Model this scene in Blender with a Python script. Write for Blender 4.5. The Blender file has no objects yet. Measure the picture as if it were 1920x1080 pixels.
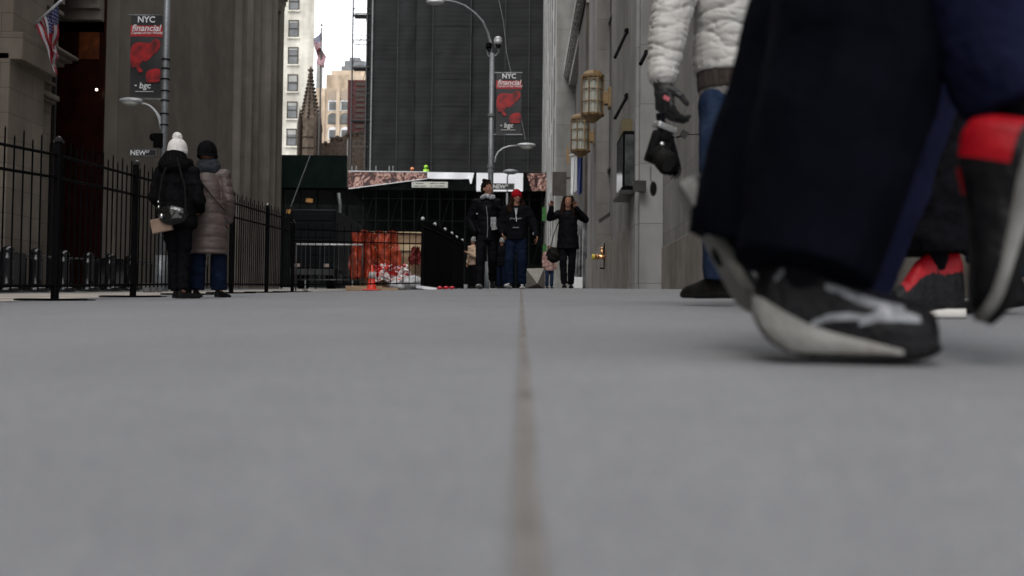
import bpy, bmesh, math, random
from mathutils import Vector, Matrix, noise
random.seed(7)
sc = bpy.context.scene
col = sc.collection
PI = math.pi
R = math.radians
V = Vector

# ------------------------------------------------------------------ camera
F = 1867.0
PITCH = math.atan(62 / F)
YAW = 16 / F
ROLL = 0.011
CAMROT = Matrix.Rotation(YAW, 3, 'Z') @ Matrix.Rotation(PI/2 + PITCH, 3, 'X') @ Matrix.Rotation(ROLL, 3, 'Z')
SLOPE = 0.0396

def P(px, py, D):
    """world point seen at photo pixel (px, py) whose distance down the street is D"""
    d = CAMROT @ V(((px - 960) / F, -(py - 540) / F, -1))
    return d * (D / d.y)
def PX(px, D, py=530): return P(px, py, D).x
def PZ(px, py, D): return P(px, py, D).z

BASE = [(-80,-.14),(0,-.145),(2.2,-.14),(3.4,-.132),(4.8,-.112),(10,-.125),(16,-.118),(25,-.17),(40,-.27),(80,-.54),(400,-2.7)]
def G(x, y):
    b = BASE[0][1]
    for (a, va), (c, vc) in zip(BASE, BASE[1:]):
        if a <= y <= c:
            t = (y - a) / (c - a); t = t * t * (3 - 2 * t) if y < 12 else t
            b = va + (vc - va) * t; break
    k = max(0.0, min(1.0, (40 - y) / 15))
    crown = min(.075, .0024 * (x - 1) ** 2) * k
    return SLOPE * y + b - crown + ROLL * max(-13, min(4, x))

# ------------------------------------------------------------------ materials
MATS = {}
def mat(name, c1, c2=None, rough=.7, scale=20, bump=0, bscale=None, metal=0, spec=.5, detail=4, stretch=(1,1,1), emit=None, rvar=0, dirt=0):
    if name in MATS: return MATS[name]
    m = bpy.data.materials.new(name); m.use_nodes = True
    nt = m.node_tree; N = nt.nodes; L = nt.links
    b = N['Principled BSDF']
    b.inputs['Roughness'].default_value = rough
    b.inputs['Metallic'].default_value = metal
    b.inputs['Specular IOR Level'].default_value = spec
    tc = N.new('ShaderNodeTexCoord'); mp = N.new('ShaderNodeMapping')
    mp.inputs['Scale'].default_value = stretch
    L.new(tc.outputs['Object'], mp.inputs['Vector'])
    nz = N.new('ShaderNodeTexNoise'); nz.inputs['Scale'].default_value = scale; nz.inputs['Detail'].default_value = detail
    L.new(mp.outputs[0], nz.inputs['Vector'])
    if c2 is None: c2 = tuple(min(1, c * 1.35) for c in c1)
    rp = N.new('ShaderNodeValToRGB')
    rp.color_ramp.elements[0].position = .32; rp.color_ramp.elements[1].position = .68
    rp.color_ramp.elements[0].color = (*c1, 1); rp.color_ramp.elements[1].color = (*c2, 1)
    L.new(nz.outputs['Fac'], rp.inputs['Fac'])
    out = rp.outputs['Color']
    if dirt:
        n2 = N.new('ShaderNodeTexNoise'); n2.inputs['Scale'].default_value = dirt; n2.inputs['Detail'].default_value = 8
        mp2 = N.new('ShaderNodeMapping'); mp2.inputs['Scale'].default_value = (1, 1, .22)
        L.new(tc.outputs['Object'], mp2.inputs['Vector']); L.new(mp2.outputs[0], n2.inputs['Vector'])
        r2 = N.new('ShaderNodeValToRGB'); r2.color_ramp.elements[0].position = .3; r2.color_ramp.elements[1].position = .62
        r2.color_ramp.elements[0].color = (.5, .48, .45, 1); r2.color_ramp.elements[1].color = (1, 1, 1, 1)
        mx = N.new('ShaderNodeMix'); mx.data_type = 'RGBA'; mx.blend_type = 'MULTIPLY'; mx.inputs[0].default_value = 1
        L.new(n2.outputs['Fac'], r2.inputs['Fac']); L.new(out, mx.inputs[6]); L.new(r2.outputs[0], mx.inputs[7]); out = mx.outputs[2]
    L.new(out, b.inputs['Base Color'])
    if bump:
        nb = N.new('ShaderNodeTexNoise'); nb.inputs['Scale'].default_value = bscale or scale * 3; nb.inputs['Detail'].default_value = 6
        L.new(mp.outputs[0], nb.inputs['Vector'])
        bp = N.new('ShaderNodeBump'); bp.inputs['Strength'].default_value = bump; bp.inputs['Distance'].default_value = .02
        L.new(nb.outputs['Fac'], bp.inputs['Height']); L.new(bp.outputs[0], b.inputs['Normal'])
    if rvar:
        mr = N.new('ShaderNodeMapRange'); mr.inputs['To Min'].default_value = rough - rvar; mr.inputs['To Max'].default_value = rough + rvar
        L.new(nz.outputs['Fac'], mr.inputs['Value']); L.new(mr.outputs[0], b.inputs['Roughness'])
    if emit:
        b.inputs['Emission Color'].default_value = (*emit[0], 1); b.inputs['Emission Strength'].default_value = emit[1]
    MATS[name] = m
    return m

def stone(name, c, bw=1.2, bh=.6, axis='YZ', mortar=.012, var=.12, dirt=.5, rough=.85, mdark=.5):
    """ashlar stone with joints in real (object) coordinates"""
    if name in MATS: return MATS[name]
    m = mat(name, tuple(k * (1 - var) for k in c), tuple(k * (1 + var) for k in c), rough=rough, scale=1.3, bump=.25, bscale=60, dirt=dirt, detail=8)
    nt = m.node_tree; N = nt.nodes; L = nt.links; b = N['Principled BSDF']
    src = b.inputs['Base Color'].links[0].from_socket
    tc = N.new('ShaderNodeTexCoord'); sp = N.new('ShaderNodeSeparateXYZ'); cb = N.new('ShaderNodeCombineXYZ')
    L.new(tc.outputs['Object'], sp.inputs[0])
    ad = N.new('ShaderNodeMath'); ad.operation = 'ADD'
    L.new(sp.outputs['X'], ad.inputs[0]); L.new(sp.outputs['Y'], ad.inputs[1])
    L.new(ad.outputs[0], cb.inputs['X']); L.new(sp.outputs['Z'], cb.inputs['Y'])
    br = N.new('ShaderNodeTexBrick'); br.inputs['Scale'].default_value = 1
    br.inputs['Brick Width'].default_value = bw; br.inputs['Row Height'].default_value = bh
    br.inputs['Mortar Size'].default_value = mortar; br.inputs['Mortar Smooth'].default_value = .3
    br.inputs['Color1'].default_value = (.88, .88, .88, 1); br.inputs['Color2'].default_value = (1, 1, 1, 1)
    br.inputs['Mortar'].default_value = (mdark, mdark, mdark, 1)
    L.new(cb.outputs[0], br.inputs['Vector'])
    mx = N.new('ShaderNodeMix'); mx.data_type = 'RGBA'; mx.blend_type = 'MULTIPLY'; mx.inputs[0].default_value = 1
    L.new(src, mx.inputs[6]); L.new(br.outputs['Color'], mx.inputs[7]); L.new(mx.outputs[2], b.inputs['Base Color'])
    return m

M_iron = mat('black iron paint', (.002,.002,.0025), (.005,.005,.006), rough=.6, scale=30, bump=.15, spec=.03)
M_iron_shiny = mat('glossy black iron', (.006,.006,.007), (.01,.01,.012), rough=.16, scale=20, spec=.7)
M_galv = mat('galvanised steel', (.2,.215,.23), (.3,.32,.34), rough=.45, scale=14, metal=.3, dirt=2)
M_galvbright = mat('bright aluminium', (.42,.43,.44), (.55,.56,.57), rough=.4, scale=14, metal=.2)
M_bronze = mat('gilt bronze', (.19,.12,.052), (.3,.195,.09), rough=.5, scale=9, metal=.2, bump=.1, dirt=3)
M_darkbronze = mat('dark bronze', (.03,.024,.018), (.05,.04,.03), rough=.35, scale=9, metal=.5)
M_frost = mat('ribbed frosted glass', (.38,.4,.35), (.5,.51,.46), rough=.35, scale=40, stretch=(1,1,.04))
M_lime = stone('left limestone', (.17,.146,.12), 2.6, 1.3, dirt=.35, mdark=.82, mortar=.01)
M_lime_pale = stone('left limestone shaded', (.225,.198,.17), 2.6, 1.3, dirt=.5, mdark=.8, mortar=.01)  # slightly paler limestone for the flutes, corbel and door arch
M_lime_o = stone('old carved limestone', (.19,.158,.126), 1.4, .62, dirt=.8)
M_rstone = stone('grey granite wall', (.24,.233,.222), 2.4, 1.25, dirt=.7, mdark=.6)
M_rstone_l = stone('pale granite pier', (.285,.285,.28), 2.2, 1.55, dirt=.9, mdark=.5)
M_rplinth = mat('brown granite plinth', (.17,.15,.13), (.25,.225,.2), rough=.6, scale=2.2, dirt=.8, bump=.2, bscale=80)
M_rfar = stone('pale grey facade', (.33,.33,.32), 3, 2, dirt=.5)
M_rdark = mat('dark window bronze', (.014,.013,.013), (.03,.028,.026), rough=.3, scale=4)
M_asph = None
M_glass_d = mat('dark window glass', (.012,.014,.017), (.05,.055,.06), rough=.08, scale=.7, spec=.8)

def asphalt():
    m = bpy.data.materials.new('worn asphalt'); m.use_nodes = True
    nt = m.node_tree; N = nt.nodes; L = nt.links; b = N['Principled BSDF']
    b.inputs['Roughness'].default_value = .8; b.inputs['Specular IOR Level'].default_value = .35
    tc = N.new('ShaderNodeTexCoord')
    def nz(s, d, r=.5):
        n = N.new('ShaderNodeTexNoise'); n.inputs['Scale'].default_value = s; n.inputs['Detail'].default_value = d; n.inputs['Roughness'].default_value = r
        L.new(tc.outputs['Object'], n.inputs['Vector']); return n
    a = nz(.9, 5); c = nz(9, 6, .7); f = nz(240, 3)
    vo = N.new('ShaderNodeTexVoronoi'); vo.inputs['Scale'].default_value = 150; L.new(tc.outputs['Object'], vo.inputs['Vector'])
    rp = N.new('ShaderNodeValToRGB'); e = rp.color_ramp.elements
    e[0].position = .25; e[0].color = (.178,.181,.189,1); e[1].position = .75; e[1].color = (.22,.222,.229,1)
    L.new(a.outputs['Fac'], rp.inputs['Fac'])
    r2 = N.new('ShaderNodeValToRGB'); e = r2.color_ramp.elements
    e[0].position = .3; e[0].color = (.92,.92,.92,1); e[1].position = .72; e[1].color = (1.06,1.06,1.06,1)
    L.new(c.outputs['Fac'], r2.inputs['Fac'])
    r3 = N.new('ShaderNodeValToRGB'); e = r3.color_ramp.elements
    e[0].position = .05; e[0].color = (1.6,1.58,1.5,1); e[1].position = .45; e[1].color = (.72,.72,.74,1)
    L.new(vo.outputs['Distance'], r3.inputs['Fac'])
    mx = N.new('ShaderNodeMix'); mx.data_type = 'RGBA'; mx.blend_type = 'MULTIPLY'; mx.inputs[0].default_value = 1
    mx2 = N.new('ShaderNodeMix'); mx2.data_type = 'RGBA'; mx2.blend_type = 'MULTIPLY'; mx2.inputs[0].default_value = .8
    L.new(rp.outputs[0], mx.inputs[6]); L.new(r2.outputs[0], mx.inputs[7])
    L.new(mx.outputs[2], mx2.inputs[6]); L.new(r3.outputs[0], mx2.inputs[7]); L.new(mx2.outputs[2], b.inputs['Base Color'])
    bp = N.new('ShaderNodeBump'); bp.inputs['Strength'].default_value = .5; bp.inputs['Distance'].default_value = .004
    L.new(f.outputs['Fac'], bp.inputs['Height']); L.new(bp.outputs[0], b.inputs['Normal'])
    return m
M_asph = asphalt()

# ------------------------------------------------------------------ mesh helpers
def link(o, parent=None):
    col.objects.link(o)
    if parent is not None: o.parent = parent
    return o
def tag(o, label=None, cat=None, group=None, kind=None):
    if label: o['label'] = label
    if cat: o['category'] = cat
    if group: o['group'] = group
    if kind: o['kind'] = kind
    return o
def empty(name, loc, rotz=0, label=None, cat=None, group=None):
    o = bpy.data.objects.new(name, None); o.empty_display_size = .2
    o.location = loc; o.rotation_euler = (0, 0, rotz)
    link(o); return tag(o, label, cat, group)
def smooth(me, on=True):
    for p in me.polygons: p.use_smooth = on
class MB:
    def __init__(s, off=(0,0,0)): s.v = []; s.f = []; s.mi = []; s.o = V(off)
    def add(s, vs, fs, mi=0):
        n = len(s.v); s.v += [V(v) - s.o for v in vs]; s.f += [[i + n for i in f] for f in fs]; s.mi += [mi] * len(fs); return s
    def box(s, x0, x1, y0, y1, z0, z1, mi=0):
        if x0 > x1: x0, x1 = x1, x0
        if y0 > y1: y0, y1 = y1, y0
        if z0 > z1: z0, z1 = z1, z0
        vs = [(x,y,z) for x in (x0,x1) for y in (y0,y1) for z in (z0,z1)]
        return s.add(vs, [(0,1,3,2),(4,6,7,5),(0,4,5,1),(2,3,7,6),(0,2,6,4),(1,5,7,3)], mi)
    def obox(s, c, sx, sy, sz, rot=None, mi=0):
        rot = rot or Matrix.Identity(3); c = V(c)
        vs = [c + rot @ V((x,y,z)) for x in (-sx/2,sx/2) for y in (-sy/2,sy/2) for z in (-sz/2,sz/2)]
        return s.add(vs, [(0,1,3,2),(4,6,7,5),(0,4,5,1),(2,3,7,6),(0,2,6,4),(1,5,7,3)], mi)
    def tube(s, p0, p1, r0, r1=None, n=10, mi=0, cap=True):
        r1 = r0 if r1 is None else r1
        p0, p1 = V(p0), V(p1); d = (p1 - p0)
        if d.length < 1e-7: return s
        q = d.to_track_quat('Z', 'Y').to_matrix()
        vs = []
        for p, r in ((p0,r0),(p1,r1)):
            for k in range(n):
                a = 2*PI*k/n; vs.append(p + q @ V((r*math.cos(a), r*math.sin(a), 0)))
        fs = [(k,(k+1)%n,n+(k+1)%n,n+k) for k in range(n)]
        if cap: fs += [tuple(range(n-1,-1,-1)), tuple(range(n,2*n))]
        return s.add(vs, fs, mi)
    def path(s, pts, r, n=8, mi=0):
        rr = r if isinstance(r, (list,tuple)) else [r]*len(pts)
        pts = [V(p) for p in pts]; vs = []; ref = None
        for i, p in enumerate(pts):
            t = (pts[min(i+1,len(pts)-1)] - pts[max(i-1,0)]).normalized()
            if ref is None:
                ref = V((0,0,1)) if abs(t.z) < .9 else V((1,0,0))
            a = t.cross(ref).normalized(); b = a.cross(t).normalized(); ref = b
            for k in range(n):
                an = 2*PI*k/n; vs.append(p + a*rr[i]*math.cos(an) + b*rr[i]*math.sin(an))
        fs = []
        for i in range(len(pts)-1):
            for k in range(n): fs.append((i*n+k,i*n+(k+1)%n,(i+1)*n+(k+1)%n,(i+1)*n+k))
        m = (len(pts)-1)*n
        fs += [tuple(range(n-1,-1,-1)), tuple(range(m,m+n))]
        return s.add(vs, fs, mi)
    def lathe(s, c, prof, n=16, mi=0):
        c = V(c); vs = []
        for r, z in prof:
            for k in range(n): vs.append(c + V((r*math.cos(2*PI*k/n), r*math.sin(2*PI*k/n), z)))
        fs = []
        for i in range(len(prof)-1):
            for k in range(n): fs.append((i*n+k,i*n+(k+1)%n,(i+1)*n+(k+1)%n,(i+1)*n+k))
        fs += [tuple(range(n-1,-1,-1)), tuple(range((len(prof)-1)*n,len(prof)*n))]
        return s.add(vs, fs, mi)
    def ball(s, c, r, n=10, mi=0):
        r = V((r,r,r)) if not hasattr(r,'__len__') else V(r)
        c = V(c); vs = []; m = max(5, n//2+1)
        for i in range(m+1):
            th = PI*i/m
            for k in range(n):
                a = 2*PI*k/n; vs.append(c + V((r.x*math.sin(th)*math.cos(a), r.y*math.sin(th)*math.sin(a), r.z*math.cos(th))))
        fs = [(i*n+k,(i+1)*n+k,(i+1)*n+(k+1)%n,i*n+(k+1)%n) for i in range(m) for k in range(n)]
        return s.add(vs, fs, mi)
    def prism(s, outline, fn, t, mi=0):
        """outline 2-D, fn(u, v, w) -> point"""
        n = len(outline)
        vs = [fn(u,v,0) for u,v in outline] + [fn(u,v,t) for u,v in outline]
        return s.add(vs, [tuple(range(n)), tuple(range(2*n-1,n-1,-1))] + [(k,n+k,n+(k+1)%n,(k+1)%n) for k in range(n)], mi)
    def grid(s, nu, nv, fn, mi=None):
        vs = [fn(i/nu, j/nv) for i in range(nu+1) for j in range(nv+1)]
        n = len(s.v); s.v += [V(v)-s.o for v in vs]
        for i in range(nu):
            for j in range(nv):
                a = i*(nv+1)+j; s.f.append([n+a, n+a+nv+1, n+a+nv+2, n+a+1])
                s.mi.append(mi((i+.5)/nu, (j+.5)/nv) if mi else 0)
        return s
    def mesh(s, name, mats):
        me = bpy.data.meshes.new(name); me.from_pydata([tuple(v) for v in s.v], [], s.f)
        for m in (mats if isinstance(mats,(list,tuple)) else [mats]): me.materials.append(m)
        me.polygons.foreach_set('material_index', s.mi); me.validate(); me.update()
        bm = bmesh.new(); bm.from_mesh(me); bmesh.ops.recalc_face_normals(bm, faces=bm.faces[:]); bm.to_mesh(me); bm.free()
        return me
    def build(s, name, mats, parent=None, sm=False, bev=0):
        me = s.mesh(name, mats)
        if sm: smooth(me)
        o = bpy.data.objects.new(name, me)
        link(o, parent)
        if bev:
            b = o.modifiers.new('bevel', 'BEVEL'); b.width = bev; b.segments = 2; b.limit_method = 'ANGLE'
        return o
def thing_mesh(mb, name, mats, label, cat, loc, group=None, kind=None, sm=False, bev=0):
    """a one-mesh thing built in world coordinates, with its origin moved to loc"""
    mb.v = [v - V(loc) for v in mb.v]
    o = mb.build(name, mats, None, sm, bev); o.location = loc
    return tag(o, label, cat, group, kind)
def text(s, size, name, m, parent, loc, rot=(PI/2,0,0), ext=.002, shear=0, align='CENTER', bold=0):
    c = bpy.data.curves.new(name, 'FONT'); c.body = s; c.size = size; c.extrude = ext; c.shear = shear; c.align_x = align; c.offset = bold
    c.resolution_u = 3
    t = bpy.data.objects.new(name, c); col.objects.link(t)
    bpy.context.view_layer.update()
    me = bpy.data.meshes.new_from_object(t.evaluated_get(bpy.context.evaluated_depsgraph_get()))
    col.objects.unlink(t); bpy.data.objects.remove(t)
    me.materials.clear(); me.materials.append(m); me.name = name
    o = bpy.data.objects.new(name, me); o.location = loc; o.rotation_euler = rot
    return link(o, parent)

def remesh(mb, voxel, sm=4, fold=None, decim=None):
    """union of everything collected in mb as one continuous skin; returns mesh"""
    me = mb.mesh('tmp', MATS['black iron paint'])
    o = bpy.data.objects.new('tmp', me); col.objects.link(o)
    r = o.modifiers.new('r', 'REMESH'); r.mode = 'VOXEL'; r.voxel_size = voxel; r.use_smooth_shade = True
    if sm:
        k = o.modifiers.new('s', 'SMOOTH'); k.iterations = sm; k.factor = .5
    if decim:
        k = o.modifiers.new('d', 'DECIMATE'); k.ratio = decim
    bpy.context.view_layer.update()
    out = bpy.data.meshes.new_from_object(o.evaluated_get(bpy.context.evaluated_depsgraph_get()))
    col.objects.unlink(o); bpy.data.objects.remove(o); bpy.data.meshes.remove(me)
    if fold:
        nor = [v.normal.copy() for v in out.vertices]
        for v, n in zip(out.vertices, nor): v.co += n * fold(v.co, n)
        out.update()
    smooth(out)
    return out
def mobj(name, me, m, parent):
    me.materials.clear(); me.materials.append(m); me.name = name
    return link(bpy.data.objects.new(name, me), parent)

def chain(mb, pts, rad, n=14):
    for p, r in zip(pts, rad): mb.ball(p, r, n)
    for i in range(len(pts)-1): mb.tube(pts[i], pts[i+1], rad[i], rad[i+1], n)
    return mb
def rings(mb, rs, n=24, M=None):
    """loft of elliptical rings (cx, cy, cz, rx, ry)"""
    vs = []
    for cx, cy, cz, rx, ry in rs:
        for k in range(n):
            a = 2*PI*k/n; p = V((cx+rx*math.cos(a), cy+ry*math.sin(a), cz)); vs.append(M @ p if M else p)
    fs = [(i*n+k,i*n+(k+1)%n,(i+1)*n+(k+1)%n,(i+1)*n+k) for i in range(len(rs)-1) for k in range(n)]
    fs += [tuple(range(n-1,-1,-1)), tuple(range((len(rs)-1)*n,len(rs)*n))]
    return mb.add(vs, fs)

# ------------------------------------------------------------------ people
def hand(mb, w, d, nrm, side, curl=.5, s=1.0):
    """palm, four unequal bent fingers and a thumb; w wrist, d pointing direction, nrm palm normal"""
    d = V(d).normalized(); nrm = (V(nrm) - d * V(nrm).dot(d)).normalized(); u = d.cross(nrm) * side
    w = V(w)
    for k in range(4):
        o = u * (.030 - .020 * k) * s
        base = w + d * .012 * s + o * .7; kn = w + d * (.085 - .004 * abs(k-1)) * s + o
        chain(mb, [base, kn], [.013*s, .0115*s], 8)
        ln = [.040,.045,.042,.033][k] * s; p = kn; a = curl * .8
        for j in range(3):
            a += curl * (.55 if j else 0)
            q = p + (d * math.cos(a) + nrm * math.sin(a)) * ln * [1,.62,.5][j]
            chain(mb, [p, q], [.0092*s-.0006*j*s, .0086*s-.0006*j*s], 8); p = q
    p = w + d*.025*s + u*.024*s; q = p + (u*.7+d*.6+nrm*.45).normalized()*.042*s; r = q + (u*.25+d*.85+nrm*.5).normalized()*.034*s
    chain(mb, [p, q, r], [.014*s,.011*s,.009*s], 8)

def head_matrix(j, turn, tilt):
    n = V(j['neck'])
    return Matrix.Translation(n) @ Matrix.Rotation(turn, 4, 'Z') @ Matrix.Rotation(tilt, 4, 'X') @ Matrix.Translation(V((0, 0, 0)))

DEF = dict(hipR=(.09,0,.93), hipL=(-.09,0,.93), kneeR=(.1,.02,.51), kneeL=(-.1,.02,.51), ankR=(.1,-.02,.09), ankL=(-.1,-.02,.09),
           shR=(.18,-.01,1.41), shL=(-.18,-.01,1.41), elR=(.235,-.03,1.13), elL=(-.235,-.03,1.13), wrR=(.25,.04,.89), wrL=(-.25,.04,.89), neck=(0,-.005,1.46))
SKIN = mat('skin', (.2,.098,.068), (.27,.145,.105), spec=.02, rough=.5, scale=12)
M_eye = mat('eye', (.02,.012,.01), (.03,.02,.015), rough=.15)
M_lip = mat('lips', (.28,.09,.08), (.34,.12,.1), rough=.4)

def joints(H, over=None, s=None):
    k = H / 1.75; j = {a: V(b) * k for a, b in DEF.items()}
    for a, b in (over or {}).items(): j[a] = V(b)
    return j
def foldfn(amp, fz=9, fx=3.2, seed=0, fine=.25):
    def f(p, n):
        a = noise.noise(V((p.x*fx+seed, p.y*fx, p.z*fz)))
        b = noise.noise(V((p.x*fx*2.3, p.y*fx*2.3+seed, p.z*fz*2.1)))
        r = 1 - abs(a) * 2.2
        return amp * (r * .7 + b * .5) - amp * .4 + amp * fine * noise.noise(p * 60)
    return f
def quilt(amp, sp, ph=0):
    def f(p, n):
        t = ((p.z + .35*p.x*0 + ph) / sp) % 1
        return amp * (math.sin(PI * t) ** .55 - .6) + .004 * noise.noise(V((p.x*9, p.y*9, p.z*30))) + .003*noise.noise(p*40)
    return f

def build_body(root, j, k, hd, face=True, vox=.008, hands=(1,1), curl=.45, skin=SKIN, handdir=None):
    b = MB()
    c = (j['hipR'] + j['hipL']) / 2; n = j['neck']; sh = (j['shR'] + j['shL'])/2
    rings(b, [(c.x,c.y,c.z-.06*k,.12*k,.09*k),(c.x,c.y,c.z+.06*k,.14*k,.095*k),(c.x*.6+n.x*.4,c.y*.6+n.y*.4,c.z+.2*k,.12*k,.085*k),
              (n.x,n.y,n.z-.17*k,.145*k,.1*k),(n.x,n.y,n.z-.05*k,.15*k,.085*k),(n.x,n.y,n.z+.01*k,.07*k,.06*k)])
    for s in 'RL':
        chain(b, [j['hip'+s], j['knee'+s], j['ank'+s]], [.078*k,.054*k,.036*k])
        chain(b, [j['sh'+s], j['el'+s], j['wr'+s]], [.052*k,.039*k,.027*k])
        chain(b, [n - V((0,0,.05*k)), j['sh'+s]], [.05*k,.05*k])
        sd = 1 if s == 'R' else -1
        d = (j['wr'+s] - j['el'+s]).normalized(); nr = V((-sd, .3, 0))
        if handdir and s in handdir: d, nr = handdir[s]
        if hands[0 if s == 'R' else 1]: hand(b, j['wr'+s], d, nr, -1 if s == 'R' else 1, curl, k)
    chain(b, [n - V((0,0,.03*k)), hd @ V((0,.012*k,.10*k))], [.056*k,.05*k])
    h = MB()
    h.ball((0,.0,.205*k), (.074*k,.092*k,.088*k), 18); h.ball((0,.03*k,.155*k), (.062*k,.068*k,.085*k), 16)
    h.ball((0,.07*k,.092*k), (.03*k,.028*k,.022*k), 10); h.ball((0,.095*k,.178*k), (.028*k,.012*k,.012*k), 8)
    h.ball((0,.108*k,.142*k), (.014*k,.016*k,.012*k), 8); chain(h, [V((0,.096*k,.175*k)), V((0,.11*k,.148*k))], [.008*k,.01*k], 8)
    for sx in (-1,1):
        h.ball((sx*.074*k,0,.16*k), (.012*k,.02*k,.031*k), 8); h.ball((sx*.04*k,.066*k,.15*k), (.022*k,.02*k,.022*k), 8)
    h.v = [hd @ v for v in h.v]; b.add(h.v, h.f)
    me = remesh(b, vox, 3)
    o = mobj('body', me, skin, root)
    if face:
        for sx in (-1,1):
            e = MB(); e.ball((sx*.03*k,.088*k,.166*k), (.014*k,.009*k,.0075*k), 8); e.v = [hd @ v for v in e.v]; e.build('eye', M_eye, root, True)
        m = MB(); m.ball((0,.1*k,.116*k), (.024*k,.008*k,.007*k), 8); m.v = [hd @ v for v in m.v]; m.build('mouth', M_lip, root, True)
    return o

def garment_top(root, j, k, m, name='jacket', hem=.8, w=.19, d=.14, chest=.2, sleeve=(.078,.068,.052), flare=0, fold=None, vox=.012, collar=.075, sm=4, cuff=1.0, shoulder=.075):
    b = MB(); c = (j['hipR'] + j['hipL'])/2; n = j['neck']
    z0 = hem; zt = n.z
    rs = []
    for t, rx, ry in ((0,w+flare,d+flare),(.12,w+flare*.8,d+flare*.8),(.4,w*.97+flare*.3,d+flare*.3),(.65,chest*.97,d*1.02),(.82,chest*.98,d*1.0),(.94,chest*.78,d*.8),(1.0,collar,collar*.95),(1.04,collar*.95,collar*.9)):
        z = z0 + (zt - z0) * t; q = min(1, max(0, (z - c.z) / max(.01, n.z - c.z)))
        rs.append((c.x + (n.x-c.x)*q, c.y + (n.y-c.y)*q, z, rx, ry))
    rings(b, rs, 28)
    for s in 'RL':
        e = j['el'+s]; wr = j['wr'+s]; wr = e + (wr - e) * cuff
        chain(b, [j['sh'+s], e, wr], [sleeve[0], sleeve[1], sleeve[2]])
        chain(b, [n - V((0,0,.07*k)), j['sh'+s]], [shoulder, shoulder])
    return mobj(name, remesh(b, vox, sm, fold), m, root)

def trousers(root, j, k, m, rad=(.1,.075,.065), vox=.012, fold=None, waist=.13, cut=1.0, name='trousers', top=.06, rads=None):
    b = MB(); c = (j['hipR'] + j['hipL'])/2
    rings(b, [(c.x,c.y,c.z-.08*k,waist*1.02,.105*k),(c.x,c.y,c.z,waist*1.08,.115*k),(c.x,c.y,c.z+top*k,waist,.1*k)])
    for s in 'RL':
        r = (rads or {}).get(s, rad)
        a = j['knee'+s]; e = j['ank'+s]; e2 = a + (e - a) * cut; h = j['hip'+s]
        mid = (a + e2)/2; mr = (r[1]*.7+r[2]*.3)
        chain(b, [h, h*.5+a*.5, a, mid], [r[0], r[0]*.55+r[1]*.45, r[1], mr])
        e3 = mid + (e2-mid)*.5; b.tube(mid, e3, mr, (mr+r[2])/2, 18, cap=False) if 0 else None
        b.tube(mid, e2, mr, r[2], 18)
    return mobj(name, remesh(b, vox, 3, fold or foldfn(.012, 10, 4)), m, root)

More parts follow.
